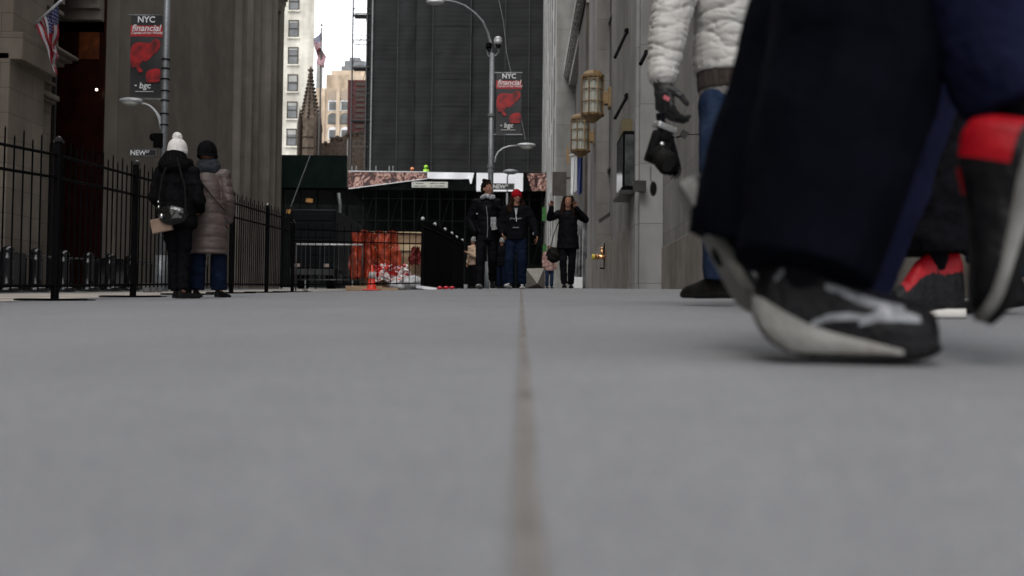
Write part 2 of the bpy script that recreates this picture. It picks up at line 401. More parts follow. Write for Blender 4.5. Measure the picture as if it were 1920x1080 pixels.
def socks(root, j, k, m):
    for s in 'RL':
        b = MB(); a = j['knee'+s]; e = j['ank'+s]; chain(b, [a.lerp(e,.5), a.lerp(e,.85), e], [.055*k,.045*k,.039*k], 14)
        b.build('sock', m, root, True)
def lerp(tab, x):
    for (a, va), (c, vc) in zip(tab, tab[1:]):
        if x <= c: return va + (vc - va) * max(0, (x - a)) / (c - a)
    return tab[-1][1]
def shoe(root, M, L=.29, mats=None, panel=None, sole_m=None, out_m=None, W=1.0, thick=.028, heelk=1.0, lace=None, res=1.0, high=1.0, wt_=None, midcut=2, tt_=None, st_=None, rock=None):
    """shoe pointing +y, heel at y=0, on z=0; M places it"""
    wt = [(0,.012),(.02,.022),(.07,.031),(.18,.036),(.4,.034),(.55,.039),(.72,.047),(.85,.044),(.94,.034),(.985,.02),(1,.008)]
    tt = [(0,.078),(.04,.098),(.12,.104),(.3,.098),(.4,.086),(.52,.073),(.7,.058),(.85,.05),(.95,.042),(1,.03)]
    sk = L/.29
    if tt_: tt = tt_
    if wt_: wt = wt_
    rk = (lambda u: lerp(rock, u)) if rock else (lambda u: .006*sk*max(0,(.08-u)/.08)**2)
    st = (lambda u: lerp(st_, u)) if st_ else lambda u: thick * (1.25*heelk if u < .3 else 1.25*heelk - (1.25*heelk-.8)*min(1,(u-.3)/.4)) * sk
    up = MB(); nu, nv = int(44*res), int(28*res)
    def fn(u, v):
        w = lerp(wt, u)*sk*W; t = lerp(tt, u)*sk*high; z0 = max(st(u)*.6, rk(u)) + (.012 if u > .92 else 0)*sk*(u-.92)/.08
        a = PI * v; cx = -math.cos(a); sn = math.sin(a)
        taper = 1 - .25 * sn ** 2 * (1 if u < .55 else .6)
        bul = .06 * math.sin(PI*min(1,u*1.2))
        x = math.copysign(abs(cx) ** .72, cx) * w * (taper + bul*(1-sn))
        return (x, u*L, z0 + (t - z0) * sn ** .7)
    up.grid(nu, nv, fn, panel)
    up.add([fn(0, j/nv) for j in range(nv+1)], [tuple(range(nv+1))])
    up.v = [M @ v for v in up.v]
    o = up.build('shoe', mats, root, True)
    so = MB(); n = 26; us = [.0,.01,.03,.06,.12,.2,.3,.4,.5,.6,.7,.78,.85,.9,.94,.97,.99,1.0]
    us2 = us + us[::-1]
    def outline(g):
        r = [( lerp(wt,u)*sk*W*g+.0015, u*L*1.012-.002) for u in us]; l = [(-x,y) for x,y in reversed(r)]
        return r + l
    def lay(zs, ms, nm, mt):
        s = MB(); vs = []; cnt = None
        for g, zf in zs:
            ol = outline(g); cnt = len(ol)
            for x, y in ol:
                u = max(0, min(1, y / L)); lift = .016*sk * max(0, (u-.82)/.18) ** 2
                vs.append(M @ V((x, y, max(zf(u), rk(u) + min(.01, zf(u)*.2)) + lift)))
        fs = [(i*cnt+q, i*cnt+(q+1)%cnt, (i+1)*cnt+(q+1)%cnt, (i+1)*cnt+q) for i in range(len(zs)-1) for q in range(cnt)]
        fs += [tuple(range(cnt)), tuple(range((len(zs)-1)*cnt, len(zs)*cnt))]
        s.add(vs, fs)
        if midcut < 1 and nm == 'midsole':
            s.mi = [1 if q < (len(zs)-1)*cnt and us2[q % cnt] > midcut else 0 for q in range(len(fs))]; mt = [mt, out_m]
        return s.build(nm, mt, o, False)
    sm_ = lay([(1.02, lambda u: .006*sk), (1.13, lambda u: .010*sk), (1.15, lambda u: st(u)*.6), (1.06, lambda u: st(u)), (.9, lambda u: st(u)+.002)], None, 'midsole', sole_m)
    smooth(sm_.data)
    if out_m: lay([(.96, lambda u: 0), (1.09, lambda u: .002*sk), (1.1, lambda u: .0085*sk), (.96, lambda u: .0095*sk)], None, 'outsole', out_m)
    if lace:
        lb = MB()
        for q in range(6):
            u = .36 + q*.055; z = lerp(tt,u)*sk*high; w = .022*sk
            a = V((-w, u*L, z-.004)); b_ = V((w, (u+.02)*L, z-.004)); m_ = V((0,(u+.01)*L, z+.003))
            lb.path([M @ a, M @ m_, M @ b_], .0028*sk, 6)
        lb.build('laces', lace, o, True)
    return o
def shoeM(ank, heading, pitch=0, sk=1.0, z=None, roll=0, heel=.062):
    """matrix for a shoe whose ankle joint sits above its heel; heading radians from +y in root frame"""
    o = Matrix.Translation(V(ank)) @ Matrix.Rotation(heading, 4, 'Z') @ Matrix.Rotation(pitch, 4, 'X') @ Matrix.Rotation(roll, 4, 'Y') @ Matrix.Translation(V((0, -heel*sk, -.09*sk)))
    return o

def beanie(root, k, hd, m, cuff=True, scale=1.0, pom=None, low=.165, name='beanie', vox=.007):
    b = MB(); b.ball((0,-.006*k,.212*k), (.09*k*scale,.107*k*scale,.108*k*scale), 20)
    if cuff: rings(b, [(0,-.004*k,low*k,.088*k*scale,.105*k*scale),(0,-.004*k,(low+.045)*k,.096*k*scale,.112*k*scale)], 24)
    me = remesh(b, vox, 3)
    bm = bmesh.new(); bm.from_mesh(me)
    bmesh.ops.bisect_plane(bm, geom=bm.verts[:]+bm.edges[:]+bm.faces[:], plane_co=(0,0,low*k), plane_no=(0,.25,1), clear_inner=True)
    bmesh.ops.transform(bm, matrix=hd, verts=bm.verts[:]); bm.to_mesh(me); bm.free()
    for v in me.vertices: v.co += v.normal * .003*k*noise.noise(v.co*70)
    smooth(me); o = mobj(name, me, m, root)
    if pom:
        bm = bmesh.new(); bmesh.ops.create_icosphere(bm, subdivisions=4, radius=.05*k)
        for v in bm.verts: v.co *= 1 + .16*noise.noise(v.co*90) + .1*random.random()
        bmesh.ops.translate(bm, vec=(.0,-.02*k,.345*k), verts=bm.verts[:]); bmesh.ops.transform(bm, matrix=hd, verts=bm.verts[:])
        me = bpy.data.meshes.new('pompom'); bm.to_mesh(me); bm.free(); mobj('pompom', me, pom, o)
    return o

M_black = mat('black wool', (.003,.003,.0035), (.007,.007,.008), spec=.02, rough=.85, scale=25, bump=.3, bscale=150)
M_blackny = mat('black nylon', (.0035,.0035,.005), (.007,.007,.009), spec=.02, rough=.42, scale=14, bump=.15, bscale=30)
M_darkcot = mat('black cotton', (.0035,.0035,.0045), (.007,.007,.009), spec=.02, rough=.8, scale=25, bump=.2, bscale=120)
M_jeansd = mat('dark denim', (.004,.007,.017), (.008,.013,.029), spec=.02, rough=.8, scale=18, bump=.3, bscale=220)
M_jeans = mat('blue denim', (.009,.017,.04), (.026,.04,.075), spec=.02, rough=.8, scale=9, bump=.35, bscale=200)
M_leather = mat('black leather', (.008,.008,.008), (.014,.013,.012), spec=.02, rough=.3, scale=30, bump=.2)
M_patent = mat('black patent leather', (.003,.003,.003), (.006,.006,.006), rough=.16, scale=10, spec=.45, bump=.02, bscale=20)
M_whiteknit = mat('cream knitted wool', (.62,.58,.56), (.8,.76,.73), rough=.95, scale=60, bump=.9, bscale=90)
M_rubber = mat('black rubber', (.005,.005,.005), (.01,.01,.01), spec=.04, rough=.7, scale=30)
M_white = mat('white paint', (.7,.71,.73), (.78,.79,.8), rough=.6, scale=5)
M_hair = mat('dark brown hair', (.005,.0035,.003), (.012,.008,.006), spec=.02, rough=.5, scale=60, stretch=(1,1,.1), bump=.5)
M_hairb = mat('brown hair', (.008,.004,.003), (.022,.012,.008), spec=.02, rough=.5, scale=60, stretch=(1,1,.1), bump=.5)

def fit(H): return H / 1.75
def plain_shoes(root, j, k, m=M_leather, sole=M_rubber, hR=0, hL=0, L=.28, pR=0, pL=0, **kw):
    shoe(root, shoeM(j['ankR'], hR, pR, L/.29), L, [m], None, sole, **kw)
    shoe(root, shoeM(j['ankL'], hL, pL, L/.29), L, [m], None, sole, **kw)

def at(px, D):
    x = PX(px, D); return V((x, D, G(x, D)))

# ================================================================== SETTING
def sheet(name, x0, x1, ys, dz, m, nx=24, kind='structure', jit=None):
    b = MB(); vs = []; ny = len(ys)
    xs = [x0 + (x1-x0)*i/nx for i in range(nx+1)]
    for y in ys:
        for x in xs: vs.append((x, y, G(x, y) + dz))
    fs = [(j*(nx+1)+i, j*(nx+1)+i+1, (j+1)*(nx+1)+i+1, (j+1)*(nx+1)+i) for j in range(ny-1) for i in range(nx)]
    b.add(vs, fs); return tag(b.build(name, m, None, True), kind=kind)
YS = [-80,-60,-40,-25,-15,-10,-6,-3] + [i*.4 for i in range(-4, 60)] + [24+2*i for i in range(0, 40)] + [110,130,160,200,260,340,400]
M_pave = mat('beige paving', (.36,.32,.285), (.46,.42,.38), rough=.85, scale=3, dirt=1, bump=.15, bscale=120)
M_pave2 = mat('grey pavement', (.22,.225,.23), (.28,.285,.29), rough=.85, scale=3, dirt=1)
sheet('ground', -160, 160, YS, -.02, M_pave2, 120)
sheet('road', -5.25, 3.75, YS, 0, M_asph, 36)
sheet('pavement', -8.2, -5.25, YS, .004, M_pave, 8)
b = MB()                                                  # joints and kerb lines in the pavement
for x, w in ((-8.3,.12),(-9.6,.1)):
    vs = [];
    for y in YS: vs += [(x-w/2,y,G(x,y)+.012),(x+w/2,y,G(x,y)+.012)]
    b.add(vs, [(2*i,2*i+1,2*i+3,2*i+2) for i in range(len(YS)-1)])
tag(b.build('pavement_joint', M_rubber), kind='structure')
b = MB(); vs = []
yy = [i*.03 for i in range(-40, 60)] + [1.8+.1*i for i in range(0,170)]
for y in yy:
    c = .008 + .0035*noise.noise(V((y*2,0,0))); w = .0072 + .0032*noise.noise(V((y*14,3,0))) + .0022*noise.noise(V((y*40,7,0)))
    if y > 6: w = .009
    vs += [(c-w,y,G(0,y)+.0025),(c+w,y,G(0,y)+.0025)]
b.add(vs, [(2*i,2*i+1,2*i+3,2*i+2) for i in range(len(yy)-1)])
M_sand = mat('sandy joint filler', (.12,.106,.098), (.215,.198,.185), rough=.95, scale=9, bump=.6, bscale=300)
tag(b.build('road_joint', M_sand), kind='structure')
b = MB(); vs = []                                          # recess shading painted as a thin dark strip on the joint's left side
for y in yy:
    c = -.0035 + .003*noise.noise(V((y*2,0,0))); w = .0018 + .0012*noise.noise(V((y*14,31,0)))
    vs += [(c-w,y,G(0,y)+.0016),(c+w,y,G(0,y)+.0016)]
b.add(vs, [(2*i,2*i+1,2*i+3,2*i+2) for i in range(len(yy)-1)])
tag(b.build('road_seam', mat('tar', (.13,.125,.12), (.17,.165,.16), rough=.7, scale=50)), kind='structure')

# ------------------------------------------------------------------ left: limestone tower
XF = -13.5
def DL(px, X=XF): return X * F / (px - 976) * 1.0
tower = empty('limestone_tower', (XF, 44, G(XF,44)), 0, 'tall limestone tower with fluted corner and dark red lit doorway', 'building')
def local(mb, o): mb.v = [v - o.location for v in mb.v]; return mb
HT = 40
zb = lambda y: G(XF, y) - .3
d0, d1 = DL(188), DL(522)
b = MB()
b.box(XF-8, XF, DL(222), DL(428), zb(30), HT)                         # flat wall
b.box(XF-8, XF+.35, d0, DL(222), zb(30), HT)                          # projecting pilaster beside the doorway
b.box(XF-8, XF+.12, DL(222), DL(222)+.25, zb(30), HT)
local(b, tower).build('wall', M_lime, tower, bev=.03)
b = MB()                                                               # flutes: convex curtain-like folds
ya, yb = DL(428), DL(519)
n = 11
pts = []
for i in range(n*10+1):
    t = i/(n*10); y = ya + (yb-ya)*t
    ph = t*n % 1
    w_ = [1,.55,1.1,.5,.9,.6,1.2,.55,1,.6,.9][min(10, int(t*n))]
    q_ = min(1, max(-1, (ph-.5)*2.5)); x = XF - .35 + w_*.62*math.sqrt(max(0, 1-q_*q_))
    if abs((ph-.5)*2.5) > 1: x = XF - 1.5
    pts.append((x, y))
for (xa, y1), (xb, y2) in zip(pts, pts[1:]):
    b.add([(xa,y1,zb(50)),(xb,y2,zb(50)),(xb,y2,HT),(xa,y1,HT)], [(0,1,2,3)])
b.add([(XF,yb,zb(50)),(XF-8,yb,zb(50)),(XF-8,yb,HT),(XF,yb,HT)], [(0,1,2,3)])
b.add([(XF-8,ya,HT),(XF,ya,HT),(XF,yb,HT),(XF-8,yb,HT)], [(0,1,2,3)])
local(b, tower).build('fluted_corner', M_lime_pale, tower)
b = MB()                                                               # corbel high on the corner (dark curve at the top)
zc = PZ(520, 0, yb)
for i in range(8):
    r = .12*i*i/4
    b.box(XF-3, XF+.1+r*.6, yb-.9+.12*i*0, yb+.05*i, zc-.9+.28*i, zc-.9+.28*(i+1)-.01)
local(b, tower).build('corbel', M_lime_pale, tower)
M_red = mat('red mosaic', (.008,.0015,.001), (.026,.005,.002), rough=.35, scale=2.4, detail=8, spec=.2)
M_redl = mat('lit gold mosaic', (.015,.004,.002), (.12,.03,.008), rough=.5, scale=3.5, detail=8, spec=.2, emit=((.9,.22,.04), .006))  # faint emission puts the doorway glow into this panel's colour
M_void = mat('dark interior', (.008,.006,.005), (.014,.01,.008), rough=.8, scale=3)
dd = DL(106)
b = MB(); b.box(XF-6, XF-5.9, dd-1, d0+3, zb(30), 16)
b.box(XF-6, XF-.2, dd-.1, dd, zb(30), 16)
local(b, tower).build('door_recess', M_void, tower)
b = MB(); b.box(XF-5.8, XF-.05, d0-.06, d0-.003, zb(30), 14.5)
local(b, tower).build('mosaic_wall', M_red, tower)
for (z0_, z1_, a0, a1) in [(PZ(180,112,d0),PZ(180,62,d0),XF-.9,XF-.25)]:
    b = MB(); b.box(a0, a1, d0-.09, d0-.062, z0_, z1_); local(b, tower).build('mosaic_panel', M_redl, tower)
b = MB(); b.ball(P(181,168,d0-.4), .038, 12)
local(b, tower).build('lamp', mat('lit bulb', (.9,.8,.6), rough=.4, emit=((1,.8,.55), 9)), tower, True)
b = MB()                                                               # corbelled arch over the doorway
for i in range(7):
    z = PZ(150, 6, dd) + i*.32; w = (d0-dd)*.5*(i/7)**.8
    b.box(XF-3, XF-.1, dd, dd+.15+w, z, z+.31); b.box(XF-3, XF-.1, d0-w*.8-.1, d0-.1, z, z+.31)
b.box(XF-3, XF, dd, d0, PZ(150,6,dd)+7*.32, HT)
local(b, tower).build('door_arch', M_lime_pale, tower)

# left: older carved building
old = empty('carved_stone_building', (XF, 27, G(XF,27)), 0, 'old brownish stone building with moulded pilaster capital at the left edge', 'building')
b = MB(); b.box(XF-10, XF+.0, -30, DL(30), zb(0)-2, 30); b.box(XF-10, XF-.5, DL(30), DL(106)-.1, zb(28), 30)
local(b, old).build('wall', M_lime_o, old, bev=.03)
ca, cb_ = DL(18), DL(62)
yc = (ca+cb_)/2
b = MB()
def ledge(px_a, px_b, y_t, y_b, out, X=XF):
    D0, D1 = DL(px_a), DL(px_b); z1_ = PZ((px_a+px_b)/2, y_t, (D0+D1)/2); z0_ = PZ((px_a+px_b)/2, y_b, (D0+D1)/2)
    b.box(X-.5, X+out, D0, D1, z0_, z1_)
b.box(XF-.5, XF+.35, DL(24), DL(60), zb(28), 30)
ledge(20,63,10,18,.6); ledge(20,61,18,24,.5)
ledge(22,60,66,93,.5)
ledge(18,70,95,101,.95); ledge(18,68,101,107,.8); ledge(19,65,107,115,.62)
ledge(20,58,148,153,.5); ledge(20,60,172,182,.58); ledge(20,59,182,188,.48)
b.box(XF-.5, XF+.8, DL(-60), DL(12), zb(20), PZ(5,128,DL(5)))
ledge(-60,13,78,128,1.1); ledge(-60,10,-40,78,.85)
local(b, old).build('pilaster', M_lime_o, old, bev=.025)

# ------------------------------------------------------------------ right: granite buildings
XR = 3.0
def DR(px, X=XR): return X * F / (px - 976)
rb = empty('granite_bank_building', (XR, 30, G(XR,30)), 0, 'grey granite building with stepped piers and brown plinth on the right', 'building')
zr = lambda y: G(XR, y) - .3
dA, dB = DR(1192), DR(1100)            # 25.9 , 45
dP = DR(1143)
b = MB()
b.box(XR, XR+8, dA, dP, zr(26)+1.95, 34)
b.box(XR, XR+8, dB-5.2, dB, zr(26)+1.0, 34)
b.box(XR+.55, XR+8, dP, dB-5.2, zr(26)+1, 34)
b.box(XR+.3, XR+8, dP+.0, dP+1.2, zr(26)+1, 34)
b.box(XR+.66, XR+8, 15, dA-.01, zr(26)-1, 34)
local(b, rb).build('wall', M_rstone, rb, bev=.025)
b = MB()
b.box(XR-.03, XR+8, dA-.001, dA+1.3, zr(26)-.5, 34)
b.box(XR+.05, XR+.66, dA-.28, dA-.02, zr(26)-1, 34)
b.box(XR+.60, XR+8, 17.6, 18.3, zr(20)-1, 34)
b.box(XR+.60, XR+8, 12.0, 15, zr(20)-1, 34)
local(b, rb).build('pier', M_rstone_l, rb, bev=.02)
b = MB()
b.box(XR-.06, XR+8, dA+1.3, dP+.02, zr(26)-.5, G(XR,28)+1.72)
b.box(XR-.05, XR+8, dP+.02, dB, zr(26)-.5, G(XR,40)+1.5)
b.box(XR+.62, XR+8, 18.3, dA-.3, zr(26)-1, G(XR,22)+1.2)
b.box(XR+.58, XR+8, 7, 17.6, zr(20)-1, G(XR,17)+.42)
local(b, rb).build('plinth', M_rplinth, rb, bev=.02)
b = MB()
b.box(XR+.5, XR+.54, dP+1.2, dB-5.2, PZ(1130, 300, 37), 34)
for k in range(8):
    z = PZ(1130,300,37) + k*3; b.box(XR+.44, XR+.52, dP+1.2, dB-5.2, z, z+.12)
local(b, rb).build('window', M_rdark, rb)
b = MB()                                                              # nearer stretch of the same facade
b.box(XR+.7, XR+9, 2.6, 12, zr(6)-1, 34)
local(b, rb).build('facade_wall', M_rstone, rb)

# farther grey building with the heavy cornice
X2 = 2.15
fb = empty('corniced_office_building', (XR, 70, G(XR,70)), 0, 'pale grey office building with heavy cornice beyond the lanterns', 'building')
b = MB(); b.box(XR+.6, XR+10, dB+6, 62, zr(46)-1, 60); b.box(X2+.02, XR+10, 62, 108, zr(46)-1, 60)
for i in range(9):
    y = 62.1 + i*5.6
    b.box(X2-.05, X2+.61, y, y+2.6, zr(46), 60)
local(b, fb).build('wall', M_rfar, fb, bev=.02)
zc = PZ(1094, 0, 47.4)
M_cor = mat('weathered cornice stone', (.2,.19,.175), (.38,.37,.35), rough=.9, scale=4, bump=.8, bscale=14)
b = MB(); L_ = 62
for (o_, z0_, z1_) in ((.45,.0,.45),(.28,-.25,.0),(.1,-.7,-.25)):
    b.box(XR-o_, XR+.58, 45.6, L_, zc+z0_, zc+z1_-.003)
for i in range(26):
    y = 45.8 + i*.85; b.box(XR-.38, XR-.1, y, y+.4, zc-.22, zc-.02)
local(b, fb).build('cornice', M_cor, fb, bev=.02)
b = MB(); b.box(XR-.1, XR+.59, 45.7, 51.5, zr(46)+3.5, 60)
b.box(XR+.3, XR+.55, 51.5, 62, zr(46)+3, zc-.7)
local(b, fb).build('brown_wall', mat('brown shaded stone', (.06,.052,.045), (.1,.088,.075), rough=.85, scale=1.5, dirt=.6), fb)  # darker brown stone below the cornice
for i in range(8):
    y = 64.8 + i*5.6
    f = MB()
    for z0_ in range(0, 11): f.box(X2-.02, X2+.015, y, y+2.8, zr(46)+5+z0_*4.2, zr(46)+5+z0_*4.2+3.1)
    local(f, fb).build('window', M_glass_d, fb)

# lanterns
def lantern(px, py_t, py_b, D, hw, label):
    c = P(px, (py_t+py_b)/2, D); zt = PZ(px, py_t, D); z0_ = PZ(px, py_b, D)
    r = empty('wall_lantern', (c.x, c.y, z0_), 0, label, 'lantern', 'bronze lanterns on the granite building')
    H = zt - z0_; a = hw; h0 = .16*H; h1 = .86*H
    b = MB(); fr = .045
    ang = [PI/8 + k*PI/4 for k in range(8)]
    cs = [(a*math.cos(t)*1.08, a*math.sin(t)*1.08) for t in ang]
    for i in range(8):
        (x, y), (x2, y2) = cs[i], cs[(i+1)%8]
        b.tube((x,y,h0), (x,y,h1), .026, n=6)
        for z in (h0, h0+(h1-h0)*.33, h0+(h1-h0)*.66, h1-.0, h1-.11): b.tube((x,y,z), (x2,y2,z), .022, n=6)
        for t in (.33,.66):
            b.tube((x+(x2-x)*t,y+(y2-y)*t,h0), (x+(x2-x)*t,y+(y2-y)*t,h1), .007, n=4)
    b.lathe((0,0,0), [(a*1.14,h1-.03),(a*1.14,h1+.07),(a*.95,h1+.09),(a*.8,h1+.2),(a*.55,h1+.235),(.05,H)], 8)
    b.lathe((0,0,0), [(a*1.12,h0+.03),(a*1.12,h0-.06),(a*.85,h0-.09),(a*.55,h0-.2),(.05,0)], 8)
    b.build('frame', M_bronze, r, bev=.005)
    g = MB(); g.lathe((0,0,0), [(a*.93,h0),(a*.93,h1)], 8); g.build('glass', M_frost, r)
    k = MB(); z = H*.5; k.box(a*.9, XR - c.x + .28, -.17, .17, z-.28, z+.16); k.box(XR-c.x-.03, XR-c.x+.55, -.25, .25, z-.4, z+.3); k.build('bracket', M_bronze, r, bev=.02)
lantern(1111, 132, 231, 34.5, .37, 'larger bronze lantern with ribbed glass, the nearer and higher-looking one on the granite wall')
lantern(1088, 213, 296, 41.5, .38, 'smaller bronze lantern partly behind the other, farther along the granite wall')

# small fittings on the granite wall
def fitting(name, pa, pb, Da, Db, r, label, m=M_iron, head=0, cat='bracket', group=None):
    A, B = P(pa[0],pa[1],Da), P(pb[0],pb[1],Db); b = MB(); b.tube(A, B, r, n=8)
    if head: b.ball(B, head, 8); b.tube(B, B + V((.16,0,0)), head*.6, n=8)
    else: b.tube(B, B+V((.3,0,0)), r, n=8)
    return thing_mesh(b, name, m, label, cat, B, group)
fitting('flagpole_bracket', (1153,108), (1176,58), 27.6, 28.2, .045, 'upper of the two slanting dark rods on the pale pier', head=.09, group='slanting rods on the pier')
fitting('flagpole_bracket', (1153,222), (1176,180), 27.6, 28.2, .045, 'lower of the two slanting dark rods on the pale pier', head=.09, group='slanting rods on the pier')
fitting('flagpole_bracket', (1201,120), (1212,98), 22, 22.4, .045, 'short slanting dark rod beside the white jacket sleeve', head=.06, group='slanting rods on the pier')
# display case
dc = empty('display_case', P(1178,365,27.2), 0, 'tall dark metal display case leaning out from the granite wall', 'display case')
b = MB(); z1_, z0_ = PZ(1180,262,27.5)-dc.location.z, 0
b.box(XR-dc.location.x-.33, XR-dc.location.x-.02, -1.0, .75, z0_, z1_); b.build('case', M_iron, dc, bev=.02)
b = MB(); b.box(XR-dc.location.x-.28, XR-dc.location.x-.04, -1.02, -.998, .1, z1_-.1)
b.box(XR-dc.location.x-.335, XR-dc.location.x-.328, -.9, .65, .1, z1_-.12)
b.build('glass', mat('display glass', (.012,.013,.015), (.09,.095,.1), rough=.1, scale=2.2, spec=.8, stretch=(1,.4,1)), dc)
b = MB(); b.box(XR-dc.location.x-.42, XR-dc.location.x+.0, -1.15, .8, -.12, -.02); b.build('shelf', M_rdark, dc)
b = MB(); b.box(XR-dc.location.x-.3, XR-dc.location.x, -.5, .4, z1_+.02, z1_+.42); b.build('panel', mat('old brass', (.09,.07,.03), (.14,.11,.05), rough=.5, metal=.3), dc)
b = MB(); c = P(1200,347,25.4); b.box(c.x-.16, c.x+.16, c.y, c.y+.2, c.z-.16, c.z+.12)
thing_mesh(b, 'wall_bracket', M_rdark, 'small dark block fixed to the pale pier below the display case', 'bracket', c)
b = MB(); c = P(1282,252,18.0); b.obox(c, .13, .12, .12, Matrix.Rotation(.5,3,'Y')); b.tube(c, c+V((-.12,-.02,-.05)), .025); b.ball(c+V((-.12,-.02,-.05)), .03, 8)
b.tube(c, c+V((.5,.1,.02)), .01)
thing_mesh(b, 'security_camera', M_rdark, 'small security camera on the granite wall beside the hanging camera', 'security camera', c)
b = MB(); c = P(1134,408,35.5); b.obox(c, .5, .25, .12, Matrix.Rotation(-.6,3,'Y'))
thing_mesh(b, 'wall_vent', M_rdark, 'small dark slanting vent above the brass standpipe', 'vent', c)
# standpipe
sp_ = empty('brass_standpipe', P(1132,482,35), 0, 'polished brass fire standpipe with two outlets on the plinth', 'standpipe')
M_brass = mat('polished brass', (.5,.26,.12), (.65,.38,.2), rough=.22, scale=6, metal=.9)
b = MB(); b.tube((-.32,-.05,0),(.25,0,0),.085,n=14); b.tube((-.06,0,0),(-.06,0,.28),.05); b.tube((.08,-.1,0),(.08,-.4,0),.08,n=14); b.ball((-.06,0,.3),.06)
b.tube((-.25,-.05,0),(-.2,-.05,0),.11,n=14); b.build('pipe', M_brass, sp_, True)
b = MB(); b.tube((-.42,-.05,0),(-.32,-.05,0),.1,n=14); b.build('cap', mat('yellow cap', (.45,.38,.03), (.55,.46,.05), rough=.4), sp_)
b = MB(); b.box(.0,.05,-.03,.03,-.35,.5); b.box(-.14,.2,-.05,.0,-.42,-.37); b.build('mount', M_iron, sp_)

M_signb = mat('brown sign', (.05,.043,.037), (.08,.07,.06), rough=.7, scale=2)
# flags near the end of the wall
M_blueflag = mat('blue flag cloth', (.01,.02,.11), (.02,.035,.17), rough=.7, scale=3); 
def hang_flag(px0, px1, py0, py1, D, m, label, grp=None):
    A = P(px0,py0,D); B = P(px1,py1,D); b = MB()
    b.grid(14, 20, lambda u,v: (A.x+(B.x-A.x)*u, D+.12*math.sin(u*9+v*2), A.z+(B.z-A.z)*v - .1*math.sin(u*5)))
    b.tube((A.x-.1,D,A.z+.03),(B.x+.3,D,A.z+.08),.025)
    return thing_mesh(b, 'hanging_flag', [m], label, 'flag', (A.x,D,B.z), grp, sm=True)
hang_flag(1083,1094,290,362,47.5, M_blueflag, 'blue flag hanging at the corner below the smaller lantern')
hang_flag(1071,1081,292,362,48.5, M_white, 'white flag hanging left of the blue flag by the corner')
b = MB(); A = P(1036,322,52); B = P(1062,366,52); b.box(A.x,B.x,52,52.25,B.z,A.z); b.box(B.x,B.x+.9,52.1,52.2,A.z-.35,A.z-.25)
thing_mesh(b, 'hanging_sign', M_signb, 'brown square sign projecting from the far wall above the dancing woman', 'sign', (B.x,52,B.z))
b = MB(); A = P(1066,268,50); B = P(1062,318,50)
b.add([(A.x-.06,50,A.z),(A.x+.07,50,A.z-.6),(A.x-.02,50,B.z),(A.x-.12,50,A.z-.7)],[(0,1,2,3)]); b.tube((A.x,50,A.z),(A.x+.6,50,A.z+.1),.02)
thing_mesh(b, 'pennant', mat('orange cloth', (.22,.13,.06), (.38,.24,.12), rough=.7), 'narrow orange pennant beside the smaller lantern', 'pennant', A)
for i,(px,py) in enumerate(((1020,400),(1021,470))):
    b = MB(); A = P(px,py,62); b.box(A.x-.1,A.x+.14,62,62.3,A.z-.45,A.z+.4)
    thing_mesh(b, 'green_sign', mat('green sign paint', (.02,.1,.015), (.04,.2,.03), rough=.5, scale=4), ['upper green shop sign at the far right corner','lower green shop sign at the far right corner'][i], 'sign', A)
# door edge, chrome and white crate where the walls meet behind the woman in black
b = MB(); A = P(1088,530,46.5); b.tube(A, P(1090,430,46.5), .1, n=10); b.tube(P(1085,440,46), P(1084,520,46), .05); b.box(A.x-.3,A.x+.4,47,47.1,A.z-.3,P(1090,400,47).z)
thing_mesh(b, 'shop_door', [mat('chrome', (.04,.04,.04), (.3,.3,.3), rough=.25, metal=.6, scale=2)], 'shiny chrome edged doorway behind the woman in black', 'door', A)
b = MB(); A = at(1084, 44); b.box(A.x-.22,A.x+.2,44,44.4,A.z,A.z+.5); thing_mesh(b, 'white_box', M_white, 'white box on the ground by the chrome doorway', 'box', A, bev=.02)

# ------------------------------------------------------------------ far buildings and church
wt = empty('cream_office_tower', (P(560,300,130).x,130,G(-20,130)), 0, 'tall cream tower with sash windows rising above the far end of the street', 'building')
M_cream = stone('cream brick', (.86,.83,.74), 1.2, .4, dirt=.5, mdark=.9, mortar=.02, var=.04)
xa, xb = PX(588.5,130,120)-26, PX(588.5,130,120)
b = MB(); b.prism([(xa,130),(xb,130),(xb-7,152),(xa,152)], lambda u,v,w: (u,v,w), 75); local(b, wt).build('wall', M_cream, wt)
cx = PX(549.5,130,120)
M_pane = mat('tower pane', (.06,.065,.07), (.16,.165,.17), rough=.1, scale=.6, spec=.8)
M_blind = mat('window blind', (.35,.35,.33), (.45,.45,.43), rough=.8, scale=1)
for ci in range(3):
    for r_ in range(12):
        z = PZ(549, 273, 130) + r_*(PZ(549,103,130)-PZ(549,256,130))/3 ; x = cx - ci*5.4
        f = MB(); w = .62; h = 2.15
        for q in ((x-w-.06,x-w+.05,z-.06,z+h+.06),(x+w-.05,x+w+.06,z-.06,z+h+.06),(x-w,x+w,z-.06,z+.06),(x-w,x+w,z+h-.06,z+h+.06),(x-w,x+w,z+h/2-.05,z+h/2+.05)):
            f.box(q[0],q[1],129.86,129.99,q[2],q[3])
        f = local(f, wt).build('window', M_darkbronze, wt)
        g = MB(); g.box(x-w,x+w,129.95,129.985,z,z+h); local(g, wt).build('pane', M_pane, f)
        g = MB(); bl = random.choice((.3,.5,.7,.9)); g.box(x-w+.06,x+w-.06,129.92,129.94,z+h-bl,z+h-.06); local(g, wt).build('blind', M_blind, f)
        g = MB(); g.box(x-w-.2,x+w+.2,129.75,129.99,z-.28,z-.07); local(g, wt).build('sill', M_cream, f)

